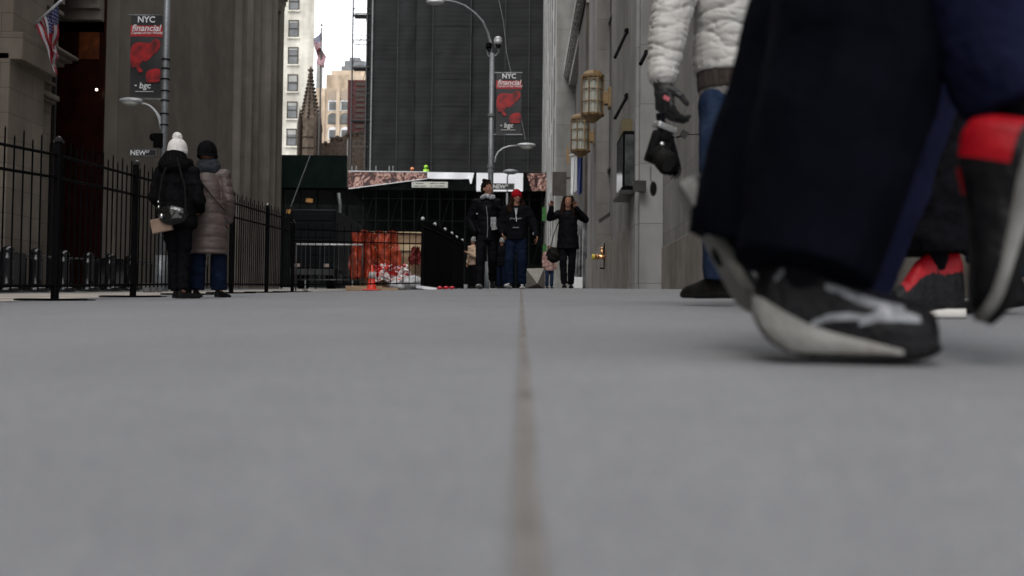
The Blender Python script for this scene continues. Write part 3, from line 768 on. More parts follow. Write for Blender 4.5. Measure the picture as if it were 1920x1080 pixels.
tt = empty('tan_art_deco_tower', (P(640,250,190).x,190,G(0,190)), 0, 'tan stone tower with arched windows and dark rounded crown far behind the church', 'building')
M_tan = stone('tan stone', (.62,.5,.38), 2, .8, dirt=.6, mdark=.8, var=.1)
b = MB()
def ub(px0,px1,py,D0=190,dep=15,lo=5):
    A = P(px0,py,D0); B = P(px1,py,D0); b.box(A.x,B.x,D0,D0+dep,lo,A.z)
ub(592,720,165); ub(612,712,140,191); ub(622,706,132,191.5); ub(588,599,180,189)
for px in (606,634,662,690): 
    A = P(px,165,189.6); b.box(A.x-.35,A.x+.35,189.6,190.1,5,A.z)
local(b, tt).build('wall', M_tan, tt)
b = MB(); ub(640,690,124,192,10,P(640,136,192).z); ub(646,684,114,193,8,P(640,126,192).z); ub(655,675,108,194,6,P(640,116,192).z)
local(b, tt).build('crown', mat('lead roofing', (.12,.13,.14), (.2,.21,.22), rough=.6, scale=1), tt)
def arch_pts(cx, z0, w, h): return [(cx-w,z0),(cx+w,z0)] + [(cx+w*math.cos(t*PI/8), z0+h-w+w*math.sin(t*PI/8)) for t in range(9)]
for px in (624,647,671):
    for (py, hh) in ((208,2.1),(233,.9),(262,2.2),(300,2.2)):
        A = P(px,py,190); f = MB(); f.prism(arch_pts(A.x, A.z, .95, max(1.9,hh)+.3), lambda u,v,w: (u,189.93+w,v), .06)
        f = local(f, tt).build('window', M_white if hh > 1 else M_pane, tt)
        g = MB(); g.box(A.x-.7,A.x+.7,189.86,189.92,A.z+.15,A.z+max(1.0,hh)*.85); local(g, tt).build('pane', M_pane, f)
    A = P(px,179,190); f = MB(); f.lathe((0,0,0),[(1.0,0),(1.0,.1)],16); f.v = [V((A.x+v.x, 189.95-v.z, A.z+v.y)) for v in f.v]; local(f, tt).build('roundel', mat('roundel stone', (.3,.24,.19)), tt)
b = MB(); b.box(PX(586,240), PX(592,240), 240, 244, 0, PZ(590,112,240))
thing_mesh(b, 'slim_grey_tower', M_rfar, 'sliver of a grey tower just right of the cream tower', 'building', (PX(589,240),240,0))

ch = empty('brownstone_church', (P(600,280,122).x,122,G(-15,122)), 0, 'brown gothic church with crocketed pinnacle and battlemented roof', 'church')
M_brown = mat('brownstone', (.035,.024,.017), (.1,.07,.05), rough=.9, scale=3, dirt=1, bump=.7, bscale=8)
M_brownl = mat('pale brownstone face', (.1,.075,.055), (.2,.155,.12), rough=.9, scale=2, dirt=1, bump=.4, bscale=8)
b = MB()
steps = [(560,292),(596,268),(618,268),(618,262),(632,255),(634,263),(648,252),(720,240)]
for (p0,q0),(p1,q1) in zip(steps, steps[1:]):
    if p1-p0 < 1: continue
    A = P(p0,q0,122); B = P(p1,q1,122); b.add([(A.x,122,0),(B.x,122,0),(B.x,122,B.z),(A.x,122,A.z),(A.x,126,0),(B.x,126,0),(B.x,126,B.z),(A.x,126,A.z)],[(0,1,2,3),(7,6,5,4),(3,2,6,7),(0,3,7,4),(1,5,6,2)])
    n_ = max(1,int((p1-p0)/9))
    for i in range(n_):
        t = (i+.3)/n_; C = A.lerp(B, t); b.box(C.x-.16,C.x+.16,121.8,122.3,C.z-.15,C.z+.18)
local(b, ch).build('nave_wall', M_brown, ch)
pc = P(580,292,118); zt_ = PZ(577,124,118); zs = pc.z
b = MB(); hw = 1.15
b.lathe((pc.x,118,0),[(hw,zs-4),(hw,zs+4.4),(hw*.86,zs+4.6),(hw*.13,zt_-1.2)],8)
for f_ in range(6): pass
local(b, ch).build('pinnacle', M_brownl, ch)
b = MB()
for k in range(8):
    a = PI/8*0 + k*PI/4
    for i in range(12):
        t = i/12; r = hw*(1-t)*.9+.13; z = zs+4.5+(zt_-.9-zs-4.5)*t
        b.ball((pc.x+math.cos(a)*r, 118+math.sin(a)*r, z), (.15,.15,.19), 6)
for k in range(4):
    a = k*PI/2 + PI/4; c = V((pc.x+math.cos(a)*1.4, 118+math.sin(a)*1.4, 0))
    b.lathe((c.x,c.y,0),[(.28,zs-4),(.28,zs+3.0),(.36,zs+3.2),(.02,zs+5.6)],4)
b.lathe((pc.x,118,0),[(.16,zt_-1.3),(.34,zt_-1.0),(.14,zt_-.8),(.42,zt_-.5),(.16,zt_-.3),(.06,zt_)],8)
for i in range(5): b.lathe((pc.x,118,0),[(hw*1.02,zs-3.2+i*1.3),(hw*1.12,zs-3.1+i*1.3),(hw*1.02,zs-3.0+i*1.3)],8)
local(b, ch).build('crockets', M_brown, ch, True)

# flags
M_fr = mat('flag red', (.2,.006,.014), (.27,.012,.022), rough=.7, scale=10); M_fw = mat('flag white', (.28,.28,.3), (.38,.38,.4), rough=.7, scale=10); M_fb = mat('flag blue', (.008,.01,.07), (.014,.018,.1), rough=.7, scale=10)
def flagmi(u, v):
    """u along the fly, v down the hoist"""
    if u < .4 and v < 7/13:
        a, c = u/.4*11, v/(7/13)*9
        fa, fc = a % 1, c % 1
        return 1 if (int(a)+int(c)) % 2 == 0 and abs(fa-.5) < .28 and abs(fc-.5) < .3 and 0 < a < 11 else 2
    return 0 if int(v*13) % 2 == 0 else 1
fp = empty('flagpole', P(598,292,112), 0, 'tall thin flagpole standing beside the brown church pinnacle', 'flagpole')
o_ = fp.location
b = MB(); b.tube((0,0,-9),(P(603,52,112)-o_),.17,.07,n=10); b.build('pole', mat('pole paint', (.035,.028,.028), (.05,.042,.04), rough=.5), fp, True)
b = MB(); b.ball(P(603,47,112)-o_,.15,8); b.build('finial', M_bronze, fp, True)
fl = empty('american_flag', P(602,60,112), 0, 'american flag drooping from the tall flagpole beside the church', 'flag'); o_ = fl.location.copy()
b = MB()
A, B, C_, D_ = P(602,58,112), P(600.5,132,112), P(589,70,112), P(606,135,112)
def ff(u, v):   # hangs limp: hoist along pole, fly collapsed downward
    p = A.lerp(P(601,92,112), v)
    q = p + V((0,0,-2.9*u**1.05)) + V((-.8*math.sin(PI*min(1,u*1.3))*(1-v*.3)+ 1.0*u*u*.5 + .12*math.sin(u*14+v*3), .35*math.sin(u*9+v*5), 0))
    return q - o_
b.grid(55, 39, ff, flagmi); b.build('flag_cloth', [M_fr,M_fw,M_fb], fl, True)
# facade flag at upper left
ff_ = empty('american_flag', P(62,50,25.5), 0, 'american flag hanging from a slanted pole at the carved stone building', 'flag'); o_ = ff_.location.copy()
A, B = P(60,51,25.5), P(122,-6,25.0)
b = MB(); b.tube(A-o_,B-o_,.04,.032,n=10); b.ball(B-o_,.06); b.build('pole', M_galvbright, ff_, True)
b = MB(); b.tube(A-o_,V((XF-.4,26.2,A.z-.35))-o_,.05); b.build('bracket', M_iron, ff_)
b = MB(); low = P(101,142,25.4)
def fg(u, v):
    top = B.lerp(A, .18 + .74*v)        # hoist runs down the pole from its tip
    t = u
    drop = V((0,0,-1.0*t*(1.25-.25*v)))
    end = P(102+3*v, 138-20*(1-v)*0, 25.4)
    q = top.lerp(V((end.x, end.y, top.z)), min(1,t*1.15)**.8*.92)
    z = top.z + (P(100,140-45*(1-v),25.4).z-top.z)*t
    return V((q.x + .035*math.sin(t*12+v*9)*t, q.y + .12*math.sin(v*17+t*3)*min(1,t*2+.15), z)) - o_
b.grid(55, 52, lambda u,v: fg(v, u), lambda u,v: flagmi(v,u)); b.build('flag_cloth', [M_fr,M_fw,M_fb], ff_, True)
b = MB(); c = P(92,92,26.4); b.ball(c,(.18,.14,.1),10); b.tube(c+V((-.2,0,.02)),c+V((-.05,0,0)),.07); b.tube(c,V((XF,26.6,c.z-.12)),.025)
thing_mesh(b, 'floodlight', M_iron, 'small dark floodlight on the ledge below the slanted american flag', 'floodlight', c)

# ------------------------------------------------------------------ scaffolded church tower and sheds
def netmat():
    m = bpy.data.materials.new('black debris netting'); m.use_nodes = True
    N = m.node_tree.nodes; L = m.node_tree.links; b = N['Principled BSDF']; b.inputs['Roughness'].default_value = .8; b.inputs['Specular IOR Level'].default_value = .06
    tc = N.new('ShaderNodeTexCoord')
    def wave(ax, s, dist):
        w = N.new('ShaderNodeTexWave'); w.bands_direction = ax; w.inputs['Scale'].default_value = s; w.inputs['Distortion'].default_value = dist; w.inputs['Detail'].default_value = 3; w.inputs['Detail Scale'].default_value = .6
        L.new(tc.outputs['Object'], w.inputs[0]); return w
    w = wave('Z', .62, .5); w2 = wave('Z', .155, .7); nz = N.new('ShaderNodeTexNoise'); nz.inputs['Scale'].default_value = .35; nz.inputs['Detail'].default_value = 8
    mp = N.new('ShaderNodeMapping'); mp.inputs['Scale'].default_value = (.25,1,2.2); L.new(tc.outputs['Object'], mp.inputs[0]); L.new(mp.outputs[0], nz.inputs[0])
    r = N.new('ShaderNodeValToRGB'); r.color_ramp.elements[0].position = .9; r.color_ramp.elements[0].color = (0,0,0,1); r.color_ramp.elements[1].color = (1,1,1,1); L.new(w.outputs[0], r.inputs[0])
    r2 = N.new('ShaderNodeValToRGB'); r2.color_ramp.elements[0].color = (.011,.0115,.012,1); r2.color_ramp.elements[1].color = (.034,.035,.036,1); L.new(nz.outputs[0], r2.inputs[0])
    mx = N.new('ShaderNodeMix'); mx.data_type = 'RGBA'; L.new(r.outputs[0], mx.inputs[0]); L.new(r2.outputs[0], mx.inputs[6]); mx.inputs[7].default_value = (.03,.031,.032,1)
    L.new(mx.outputs[2], b.inputs['Base Color'])
    bp = N.new('ShaderNodeBump'); bp.inputs['Strength'].default_value = .4; bp.inputs['Distance'].default_value = .1; L.new(nz.outputs[0], bp.inputs['Height']); L.new(bp.outputs[0], b.inputs['Normal'])
    MATS['net'] = m; return m
M_net = netmat()
M_pole_d = mat('dull scaffold tube', (.012,.013,.014), (.025,.026,.028), rough=.5, scale=4)
M_netpole = mat('netted tube', (.03,.032,.033), (.055,.057,.058), rough=.7, scale=4, spec=.2)
M_pole_l = mat('pale scaffold tube', (.16,.165,.17), (.24,.245,.25), rough=.45, scale=4)
DS = 105
sf = empty('scaffolded_tower', (P(840,300,DS).x, DS, G(-5,DS)), 0, 'church tower wrapped in black netting and scaffolding at the end of the street', 'building')
b = MB()
segs = [(684,742),(742,775),(775,808),(808,880),(880,945),(945,1060)]
for i,(a_,c_) in enumerate(segs):
    A = P(a_,330,DS); B = P(c_,330,DS); off = [.25,.0,.1,-.12,.06,0][i]
    def nf(u, v, A=A, B=B, off=off, i=i):
        x = A.x+(B.x-A.x)*u; z = A.z-1+v*54
        y = DS+off - .22*math.sin(PI*u)*(.5+.5*abs(math.sin(v*54/2.85*PI))) + .12*noise.noise(V((x*.8,i,z*.5)))
        return (x, y, z)
    b.grid(16, 120, nf)
local(b, sf).build('netting', M_net, sf, True)
b = MB()
b.grid(20, 60, lambda u,v: (P(684,300,DS).x + .15*noise.noise(V((u*4,v*30,0))), DS+.2+u*10, A.z-1+v*54)); 
local(b, sf).build('side_netting', M_net, sf, True)
b = MB(); b.box(P(705,330,DS+2).x, P(1080,300,DS+2).x, DS+2, DS+12, 0, 62); local(b, sf).build('tower_core', M_brown, sf)
for px, lean in ((742,0),(808,0),(880,0),(945,0),(990,0)):
    b = MB(); A = P(px,330,DS-.35); b.tube((A.x,DS-.3,A.z-1.5),(A.x,DS-.3,A.z+52),.045,n=6); local(b, sf).build('pole', M_netpole, sf)
for px in (657,684,694):
    for dy in (0,1.6):
        b = MB(); A = P(px,330,DS+dy); b.tube((A.x,DS+dy,A.z-2),(A.x,DS+dy,A.z+52),.085,n=6); local(b, sf).build('pole', M_pole_d if px < 694 else M_pole_l, sf)
A = P(657,325,DS); B = P(690,325,DS)
for i in range(19):
    z = A.z + i*2.85
    b = MB()
    for dy in (0,1.6):
        b.tube((A.x,DS+dy,z),(B.x,DS+dy,z),.045,n=6); b.tube((A.x,DS+dy,z+.55),(B.x,DS+dy,z+.55),.025,n=6)
    for x in (A.x,B.x): b.tube((x,DS,z),(x,DS+1.6,z),.045,n=6)
    local(b, sf).build('ledger', M_pole_d, sf)
    if i % 2 == 0 and i < 18:
        b = MB(); b.tube((A.x,DS,z),(B.x-.3,DS,z+5.6),.03,n=6); local(b, sf).build('brace', M_pole_d, sf)
for i in range(0,9,2):
    b = MB(); z = A.z+i*2.85; b.box(A.x,B.x,DS+.1,DS+1.5,z-.1,z-.04); local(b, sf).build('platform', M_pole_d, sf)
for i in range(9):      # faint ledgers pressing through the netting
    b = MB(); z = A.z+1.5+i*2.85; b.tube((P(684,300,DS).x,DS-.3,z),(P(1060,300,DS).x,DS-.3,z+.1),.02,n=6); local(b, sf).build('ledger', M_net, sf)
b = MB(); b.grid(8,30,lambda u,v:(P(690+12*u,300,DS+1).x, DS+1.2+.2*math.sin(u*7+v*9), A.z+.3+v*11.5)); local(b, sf).build('hanging_net', mat('navy netting', (.01,.01,.03), (.02,.02,.05), rough=.8, spec=.1), sf, True)
# red brick building behind the open scaffold
b = MB(); b.box(P(650,300,130).x, P(700,300,130).x, 130, 136, 0, PZ(670,150,130))
rb_ = thing_mesh(b, 'red_brick_building', stone('dark red brick', (.09,.02,.022), .8, .3, var=.2), 'narrow dark red brick building seen through the open scaffold', 'building', (P(670,300,130).x,130,0))
for r_ in range(9):
    g = MB(); z = PZ(673,240,130)+r_*.7; x = P(674,300,130).x; g.box(x-.6,x+.6,129.9,129.97,z,z+.38); g = g; g.v = [v - rb_.location for v in g.v]; g.build('louvre', M_darkbronze, rb_)

# sidewalk shed
DH = 85
sh = empty('sidewalk_shed', (P(835,360,DH).x, DH, G(-5,DH)), 0, 'long black construction shed on steel posts across the far end of the street', 'construction shed')
M_shed = mat('black shed plywood', (.004,.0045,.0045), (.008,.009,.009), rough=.9, scale=2, spec=.02)
M_shedpole = mat('shaded scaffold tube', (.006,.007,.007), (.012,.013,.013), rough=.8, spec=.02, scale=3)
M_green = mat('dark green hoarding', (.007,.014,.012), (.013,.021,.018), rough=.9, scale=1.2, spec=.05)
z1_ = PZ(835,322,DH); z0_ = PZ(835,357,DH)
b = MB(); b.box(P(651,330,DH).x, P(1045,330,DH).x, DH, DH+.2, z0_, z1_); b.box(P(651,330,DH).x, P(1045,330,DH).x, DH+.2, DH+9, z0_, z0_+.3)
local(b, sh).build('fascia', M_shed, sh)
b = MB(); b.box(P(520,330,DH).x-4, P(1045,330,DH).x, DH+7, DH+7.2, -1, z0_); local(b, sh).build('back_wall', M_shed, sh)
for i in range(17):
    px = 655 + i*24; A = at(px, DH+.4); b = MB(); b.tube((A.x,DH+.4,A.z-.3),(A.x,DH+.4,z0_),.05,n=8); local(b, sh).build('post', M_shedpole, sh)
for i in range(4):
    b = MB(); z = z0_-.7-i*1.9; b.tube((P(655,330,DH).x,DH+.45,z),(P(1030,330,DH).x,DH+.45,z),.04,n=6); local(b, sh).build('rail', M_shedpole, sh)
for i in range(8):
    px = 655+i*48; A = at(px,DH+.5); B = at(px+44,DH+.5); b = MB(); b.tube((A.x,DH+.5,A.z+1),(B.x,DH+.5,z0_-.3),.03,n=6); local(b, sh).build('brace', M_shedpole, sh)
for px in (660,668,694,705,730,737):
    b = MB(); A = P(px,322,DH+.3); b.tube(A, A+V((0,0,.5)), .05, n=6); local(b, sh).build('stanchion', M_pole_l, sh)
b = MB(); A = P(651,325,DH-.2); b.tube((A.x,DH-.2,P(651,356,DH).z-.1),(A.x,DH-.2,PZ(651,262,DH)),.045,n=8); local(b, sh).build('corner_post', M_pole_l, sh)
gh = empty('green_hoarding', (P(585,360,58.5).x, 58.5, G(-12,58)), 0, 'dark green plywood hoarding over a shadowed passage left of the banner', 'hoarding')
b = MB(); b.box(P(510,330,58.5).x-5, P(650,330,58.5).x, 58.5, 58.7, PZ(600,352,58.5), PZ(600,291,58.5)); local(b, gh).build('fascia', M_green, gh)
b = MB(); b.box(P(510,330,58.5).x-5, P(650,330,58.5).x, 58.7, 66, PZ(600,356,58.5), PZ(600,350,58.5)); local(b, gh).build('deck', M_shed, gh)
for i,px in enumerate((528,560,592,624,648)):
    A = at(px,59); b = MB(); b.tube((A.x,59,A.z-.3),(A.x,59,PZ(600,356,58.5)),.06,n=8); local(b, gh).build('post', M_shedpole, gh)
b = MB(); A, B = P(545,388,58), P(583,288,58); b.tube(A,B,.025,n=6); local(b, gh).build('cable', M_pole_l, gh)

# banners on the shed
def photomat():
    m = bpy.data.materials.new('printed photo banner'); m.use_nodes = True
    N = m.node_tree.nodes; L = m.node_tree.links; b = N['Principled BSDF']; b.inputs['Roughness'].default_value = .6
    tc = N.new('ShaderNodeTexCoord'); nz = N.new('ShaderNodeTexNoise'); nz.inputs['Scale'].default_value = 1.5; nz.inputs['Detail'].default_value = 3; nz.inputs['Distortion'].default_value = 2.2
    L.new(tc.outputs['Object'], nz.inputs[0]); r = N.new('ShaderNodeValToRGB'); r.color_ramp.interpolation = 'B_SPLINE'
    el = r.color_ramp.elements; el[0].position = .3; el[0].color = (.012,.006,.012,1); el[1].position = .45; el[1].color = (.05,.02,.018,1)
    for p_, c_ in ((.52,(.22,.075,.05,1)),(.6,(.62,.45,.38,1)),(.66,(.2,.03,.03,1)),(.75,(.02,.02,.04,1))):
        e = el.new(p_); e.color = c_
    L.new(nz.outputs[0], r.inputs[0]); L.new(r.outputs[0], b.inputs['Base Color']); return m
M_photo = photomat(); 
def poly_banner(name, pts, D, m, label, cat='banner', wob=.04):
    b = MB(); ps = [P(x,y,D) for x,y in pts]; top0, top1, bot1, bot0 = ps
    b.grid(30, 6, lambda u,v: (lambda q: V((q.x, D + wob*math.sin(u*19)*v + wob*noise.noise(V((u*5,v*2,0))), q.z)))((top0.lerp(top1,u)).lerp(bot0.lerp(bot1,u), v)))
    return thing_mesh(b, name, m, label, cat, bot0, sm=True)
bn = poly_banner('photo_banner', [(653,320.5),(801,323),(801,334.5),(653,354)], DH-.15, [M_photo], 'long dark printed banner sagging at the left end of the shed')
for (a_,c_) in (((653,321),(801,322.5)),((653,354),(801,335))):
    b = MB(); b.tube(P(*a_,DH-.2), P(*c_,DH-.2), .035, n=6); b.v = [v-bn.location for v in b.v]; b.build('edge', M_white, bn)
M_bwhite = mat('white banner vinyl', (.8,.81,.85), (.88,.89,.92), rough=.5, scale=2)
b = MB()
def wf(u, v):
    x = 801+(889-801)*u; yt = 322.5+1.5*u; yb_ = 334.5 + 1.2*math.sin(u*3) + (10 if u > .97 else 4*max(0,u-.8))
    q = P(x - (5*v if u > .9 else 0), yt+(yb_-yt)*v, DH-.15); return V((q.x, DH-.15+.06*math.sin(u*11)*v, q.z))
b.grid(40, 6, wf); thing_mesh(b, 'white_banner', [M_bwhite], 'folded blank white end of the banner in the middle of the shed', 'banner', P(801,334,DH-.15), sm=True)
sg = empty('notice_board', P(805,346,DH-.3), 0, 'pale notice sign with two lines of small print under the white banner', 'sign'); o_ = sg.location.copy()
b = MB(); A, B = P(772,340,DH-.3), P(839.5,352,DH-.3); b.box(A.x,B.x,DH-.3,DH-.26,B.z,A.z-.02); b.v=[v-o_ for v in b.v]; b.build('board', mat('pale board', (.42,.43,.38), (.5,.5,.45), rough=.6), sg)
b = MB()
for (x0_,x1_,yy_) in ((774,795,344),(806,836,344),(775,800,349),(805,834,349)):
    n_ = int((x1_-x0_)/1.6)
    for i in range(n_):
        if random.random() < .16: continue
        A = P(x0_+i*1.6,yy_-.9,DH-.3); B = P(x0_+i*1.6+1.2,yy_+.6,DH-.3); b.box(A.x,B.x,DH-.31,DH-.302,B.z,A.z)
b.v=[v-o_ for v in b.v]; tag(b.build('print', M_iron, sg), kind='stuff')
pn = empty('blank_sign', P(935,357,DH-.2), 0, 'white rectangular panel behind the lamp post and street sign', 'panel'); o_ = pn.location.copy()
b = MB(); A, B = P(893.5,324,DH-.2), P(980.5,358,DH-.2); b.box(A.x,B.x,DH-.2,DH-.15,B.z,A.z); b.v=[v-o_ for v in b.v]; b.build('board', M_bwhite, pn)
b = MB(); A = P(893.5,358.5,DH-.25); b.tube(A,P(980.5,358.5,DH-.25),.04,n=6); b.v=[v-o_ for v in b.v]; b.build('edge', M_white, pn)
poly_banner('photo_banner', [(987,325),(1030,325),(1030,358),(997,358)], DH-.15, [M_photo], 'pale brown printed banner by the right wall end of the shed', wob=.08)

# workers on the shed deck
def worker(px, D, helmet, vest, label):
    zf = PZ(px, 318 if px < 790 else 314, D) - 1.62
    loc = V((PX(px,D,320), D, zf)); r = empty('person', loc, PI, label, 'person', None); H = 1.72; k = fit(H); j = joints(H)
    hd = head_matrix(j, 0, 0); build_body(r, j, k, hd, False, .02, (1,1))
    garment_top(r, j, k, vest, 'vest', .8*k, vox=.02); trousers(r, j, k, M_darkcot, vox=.02)
    b = MB(); b.ball((0,0,.23*k),(.17,.19,.17),14); b.box(-.12,.12,.1,.24,.2*k,.22*k); b.v=[hd@v for v in b.v]; b.build('helmet', helmet, r, True)
worker(773, 86.4, mat('orange helmet', (.8,.25,.08), (.9,.4,.2), rough=.4), mat('orange vest', (.7,.12,.02), (.8,.2,.05), rough=.7), 'worker in an orange helmet showing just above the banner')
worker(799, 86.0, mat('lime helmet', (.35,.75,.03), (.45,.85,.06), rough=.4), mat('lime vest', (.4,.8,.05), (.5,.9,.1), rough=.7), 'worker in lime yellow hi-vis bending above the banner')

# ------------------------------------------------------------------ lamp posts with banners
M_bblack = mat('banner black vinyl', (.016,.016,.018), (.024,.024,.026), rough=.5, scale=2); M_bred = mat('banner red vinyl', (.38,.008,.014), (.5,.015,.022), rough=.5, scale=3)
M_bred2 = mat('banner print red', (.05,.003,.004), (.5,.008,.012), rough=.5, scale=3, detail=3)
def banner(parent_loc, x0, x1, zt, zb_, y, label):
    """printed street banner between two arms"""
    w = x1-x0; h = zt-zb_; r = empty('street_banner', (x0+w/2, y, zb_), 0, label, 'banner', 'red and black banners on the lamp posts')
    wob = lambda u, v: .02*math.sin(v*7+u*2)
    b = MB(); b.grid(10, 24, lambda u,v: (-w/2+w*u, wob(u,v), h*v)); b.build('cloth', [M_bblack], r, True)
    b = MB(); b.grid(10, 4, lambda u,v: (-w/2-.005+(w+.01)*u, wob(u,.73+.14*v)-.006, h*(.735+.135*v))); b.build('red_band', [M_bred], r, True)
    def blob(pts, nm):
        b = MB(); m = len(pts); c = (sum(p[0] for p in pts)/m, sum(p[1] for p in pts)/m); N_ = 40; vs = []; 
        P_ = [V((p[0],p[1],0)) for p in pts]; sm_ = []
        for i in range(m):
            p0,p1,p2,p3 = P_[(i-1)%m],P_[i],P_[(i+1)%m],P_[(i+2)%m]
            for t in (0,.25,.5,.75):
                sm_.append(.5*((2*p1)+(-p0+p2)*t+(2*p0-5*p1+4*p2-p3)*t*t+(-p0+3*p1-3*p2+p3)*t**3))
        vs = [(-w/2+w*q.x, -.03, h*q.y) for q in sm_]; b.add(vs, [tuple(range(len(vs)))]); b.build(nm, M_bred2, r)
    blob([(.02,.45),(.03,.58),(.15,.65),(.4,.66),(.62,.655),(.78,.70),(.93,.685),(.96,.61),(.86,.55),(.72,.5),(.62,.46),(.5,.43),(.42,.44),(.33,.37),(.42,.31),(.3,.3),(.2,.36),(.08,.36)], 'print_shape')
    blob([(.55,.3),(.75,.34),(.97,.33),(.97,.2),(.8,.18),(.55,.19)], 'print_shape')
    text('NYC', .15*w/.64*1.15, 'lettering', M_white, r, (0,-.035,h*.905), bold=.006)
    text('financial', .185*w/.64, 'lettering', M_white, r, (0,-.04,h*.80), shear=.25, bold=.003)
    text('Capital of the World', .075*w/.64, 'lettering', M_white, r, (.02,-.04,h*.762), shear=.25, bold=.001)
    text('bgc', .17*w/.64, 'lettering', M_white, r, (0,-.035,h*.105), shear=.15, bold=.003)
    b = MB(); b.box(-w*.3,w*.28,-.035,-.03,h*.062,h*.068); b.box(-.32*w,-.26*w,-.035,-.03,h*.13,h*.145); b.build('rule', M_white, r)
    return r
def street_sign(c, w, h, label, y):
    r = empty('street_sign', c, 0, label, 'sign', 'street name signs'); 
    b = MB(); b.box(-w/2,w/2,0,.03,0,h); b.build('plate', mat('sign brown black', (.01,.008,.008), (.014,.012,.012), rough=.4), r, bev=.01)
    b = MB()
    for q in ((-w/2+.02,w/2-.02,.015,.03),(-w/2+.02,w/2-.02,h-.03,h-.015),(-w/2+.02,-w/2+.035,.015,h-.015),(w/2-.035,w/2-.02,.015,h-.015)): b.box(q[0],q[1],-.008,0,q[2],q[3])
    b.build('border', M_galv, r)
    text('NEW', h*.85, 'lettering', M_white, r, (-w*.19,-.012,h*.2), bold=.004)
    text('ST', h*.42, 'lettering', M_white, r, (w*.16,-.012,h*.48), bold=.002)
    return r
# left post
D1 = 28
def pole_at(px_top, px_bot, D, y_bot, top_z, r0, r1, parent, m=M_galv):
    pass
lpx = PX(307, D1, 280); lz = G(lpx, D1)
lp = empty('street_lamp', (lpx, D1, lz), 0, 'grey street lamp post with tape marks beside the limestone tower', 'street lamp', 'street lamps with banners')
b = MB(); Zt = 11.5
b.tube((0,0,0),(0,0,Zt),.115,.07,n=14); b.tube((0,0,0),(0,0,1.0),.2,.17,n=14); b.build('pole', M_galv, lp, True)
for i,py in enumerate((113,130,150,172,190,215,236)):
    z = PZ(310,py,D1)-lz; c = MB(); c.tube((0,0,z),(0,0,z+.035),.118,n=14); c.build('band', M_iron, lp)
b = MB(); z0_ = PZ(303,240,D1)-lz; pts = []
for i in range(14):
    t = i/13; a = t*PI/2
    pts.append(P(301-50*(1-math.cos(a))*.72-0*t, 242-48*math.sin(a), D1)-lp.location)
b.path(pts, .03, 8); b.path([p+V((.07,0,-.05)) for p in pts[:12]], .018, 6); b.build('arm', M_galvbright, lp, True)
b = MB(); A = P(268,191,D1)-lp.location; B = P(223,190,D1)-lp.location
b.ball((A+B)/2+V((0,0,.03)), ((A-B).length/2*1.02,.16,.09), 16); b.build('lamp_head', M_galvbright, lp, True)
b = MB(); b.ball((A+B)/2+V((-.02,0,-.03)), ((A-B).length/2*.7,.13,.1), 14); b.build('lens', M_frost, lp, True)
b = MB(); A = P(300,262,D1)-lp.location; b.box(A.x-.12,A.x+.12,-.2,-.08,A.z-.25,A.z+.15); b.ball(A+V((-.15,-.1,.05)),.12,8); b.build('signal_box', M_iron, lp)
b = MB()
for py in (29,186):
    A = P(246,py,D1)-lp.location; b.tube((0,0,A.z),(A.x-.05,-.05,A.z),.022,n=6)
b.build('banner_arm', M_galv, lp)
banner(None, PX(246,D1,100), PX(304.5,D1,100), PZ(275,29,D1), PZ(275,183,D1), D1-.06, 'black and red banner hanging on the left lamp post')
ss = street_sign((PX(274,D1,288),D1-.2,PZ(274,296,D1)), .78, .225, 'dark NEW ST street sign on the left lamp post above the pompom hat', D1)
# right post
D2 = 37
rpx = PX(920.5, D2, 300); rz = G(rpx, D2)
rp_ = empty('street_lamp', (rpx, D2, rz), 0, 'tall grey street lamp post with cameras and curved arms in mid street', 'street lamp', 'street lamps with banners')
o_ = rp_.location.copy()
b = MB(); zt_ = PZ(924,100,D2)-rz; b.tube((0,0,0),(0,0,zt_),.115,.085,n=14); b.tube((0,0,0),(0,0,1),.2,.16,n=14); b.build('pole', M_galv, rp_, True)
for py in (216,312,322):
    c = MB(); z = PZ(921,py,D2)-rz; c.tube((0,0,z-.05),(0,0,z+.05),.13,n=12); c.build('band', M_galv, rp_)
b = MB(); pts = [P(x,y,D2)-o_ for x,y in ((922,105),(920,80),(915,62),(905,40),(890,24),(872,11),(855,4),(838,1),(822,1))]
b.path(pts, [.06,.055,.05,.045,.04,.04,.035,.035,.035], 8); b.build('arm', M_galv, rp_, True)
b = MB(); b.ball(P(816,4,D2)-o_, (.36,.17,.1), 14); b.build('lamp_head', M_galvbright, rp_, True)
b = MB(); pts = [P(x,y,D2)-o_ for x,y in ((928,305),(929,295),(934,285),(943,278),(955,274),(970,273))]; b.path(pts, .03, 8); b.build('arm', M_galvbright, rp_, True)
b = MB(); b.ball(P(987,272,D2)-o_, (.36,.16,.085), 16); b.build('lamp_head', M_galvbright, rp_, True)
b = MB(); b.ball(P(988,276,D2)-o_, (.24,.12,.08), 12); b.build('lens', M_frost, rp_, True)
for (x,y,s) in ((934,74,.15),(917,84,.12)):
    b = MB(); c = P(x,y,D2)-o_; b.ball(c,(s,s,s*.8),12); b.lathe(c,[(s*.95,-s*1.3),(s*1.02,-s*.2)],12); b.build('dome_camera', M_galvbright if s > .13 else M_iron, rp_, True)
    b = MB(); b.ball(c-V((0,0,s*1.5)),s*.8,10); b.build('camera_lens', M_patent, rp_, True)
b = MB(); b.path([P(x,y,D2)-o_ for x,y in ((922,106),(930,104),(935,98),(934,88))], .03, 6); b.path([P(x,y,D2)-o_ for x,y in ((922,108),(915,104),(914,96))], .03, 6); b.build('camera_bracket', M_galv, rp_)
b = MB(); b.tube(P(919,225,D2)-o_, P(946,-12,D2)-o_, .0, n=4) if False else None
b.path([P(x,y,D2)-o_ for x,y in ((985,262),(975,210),(950,100),(944,40),(934,-6))], .012, 5); b.build('cable', M_pole_l, rp_)
b = MB()
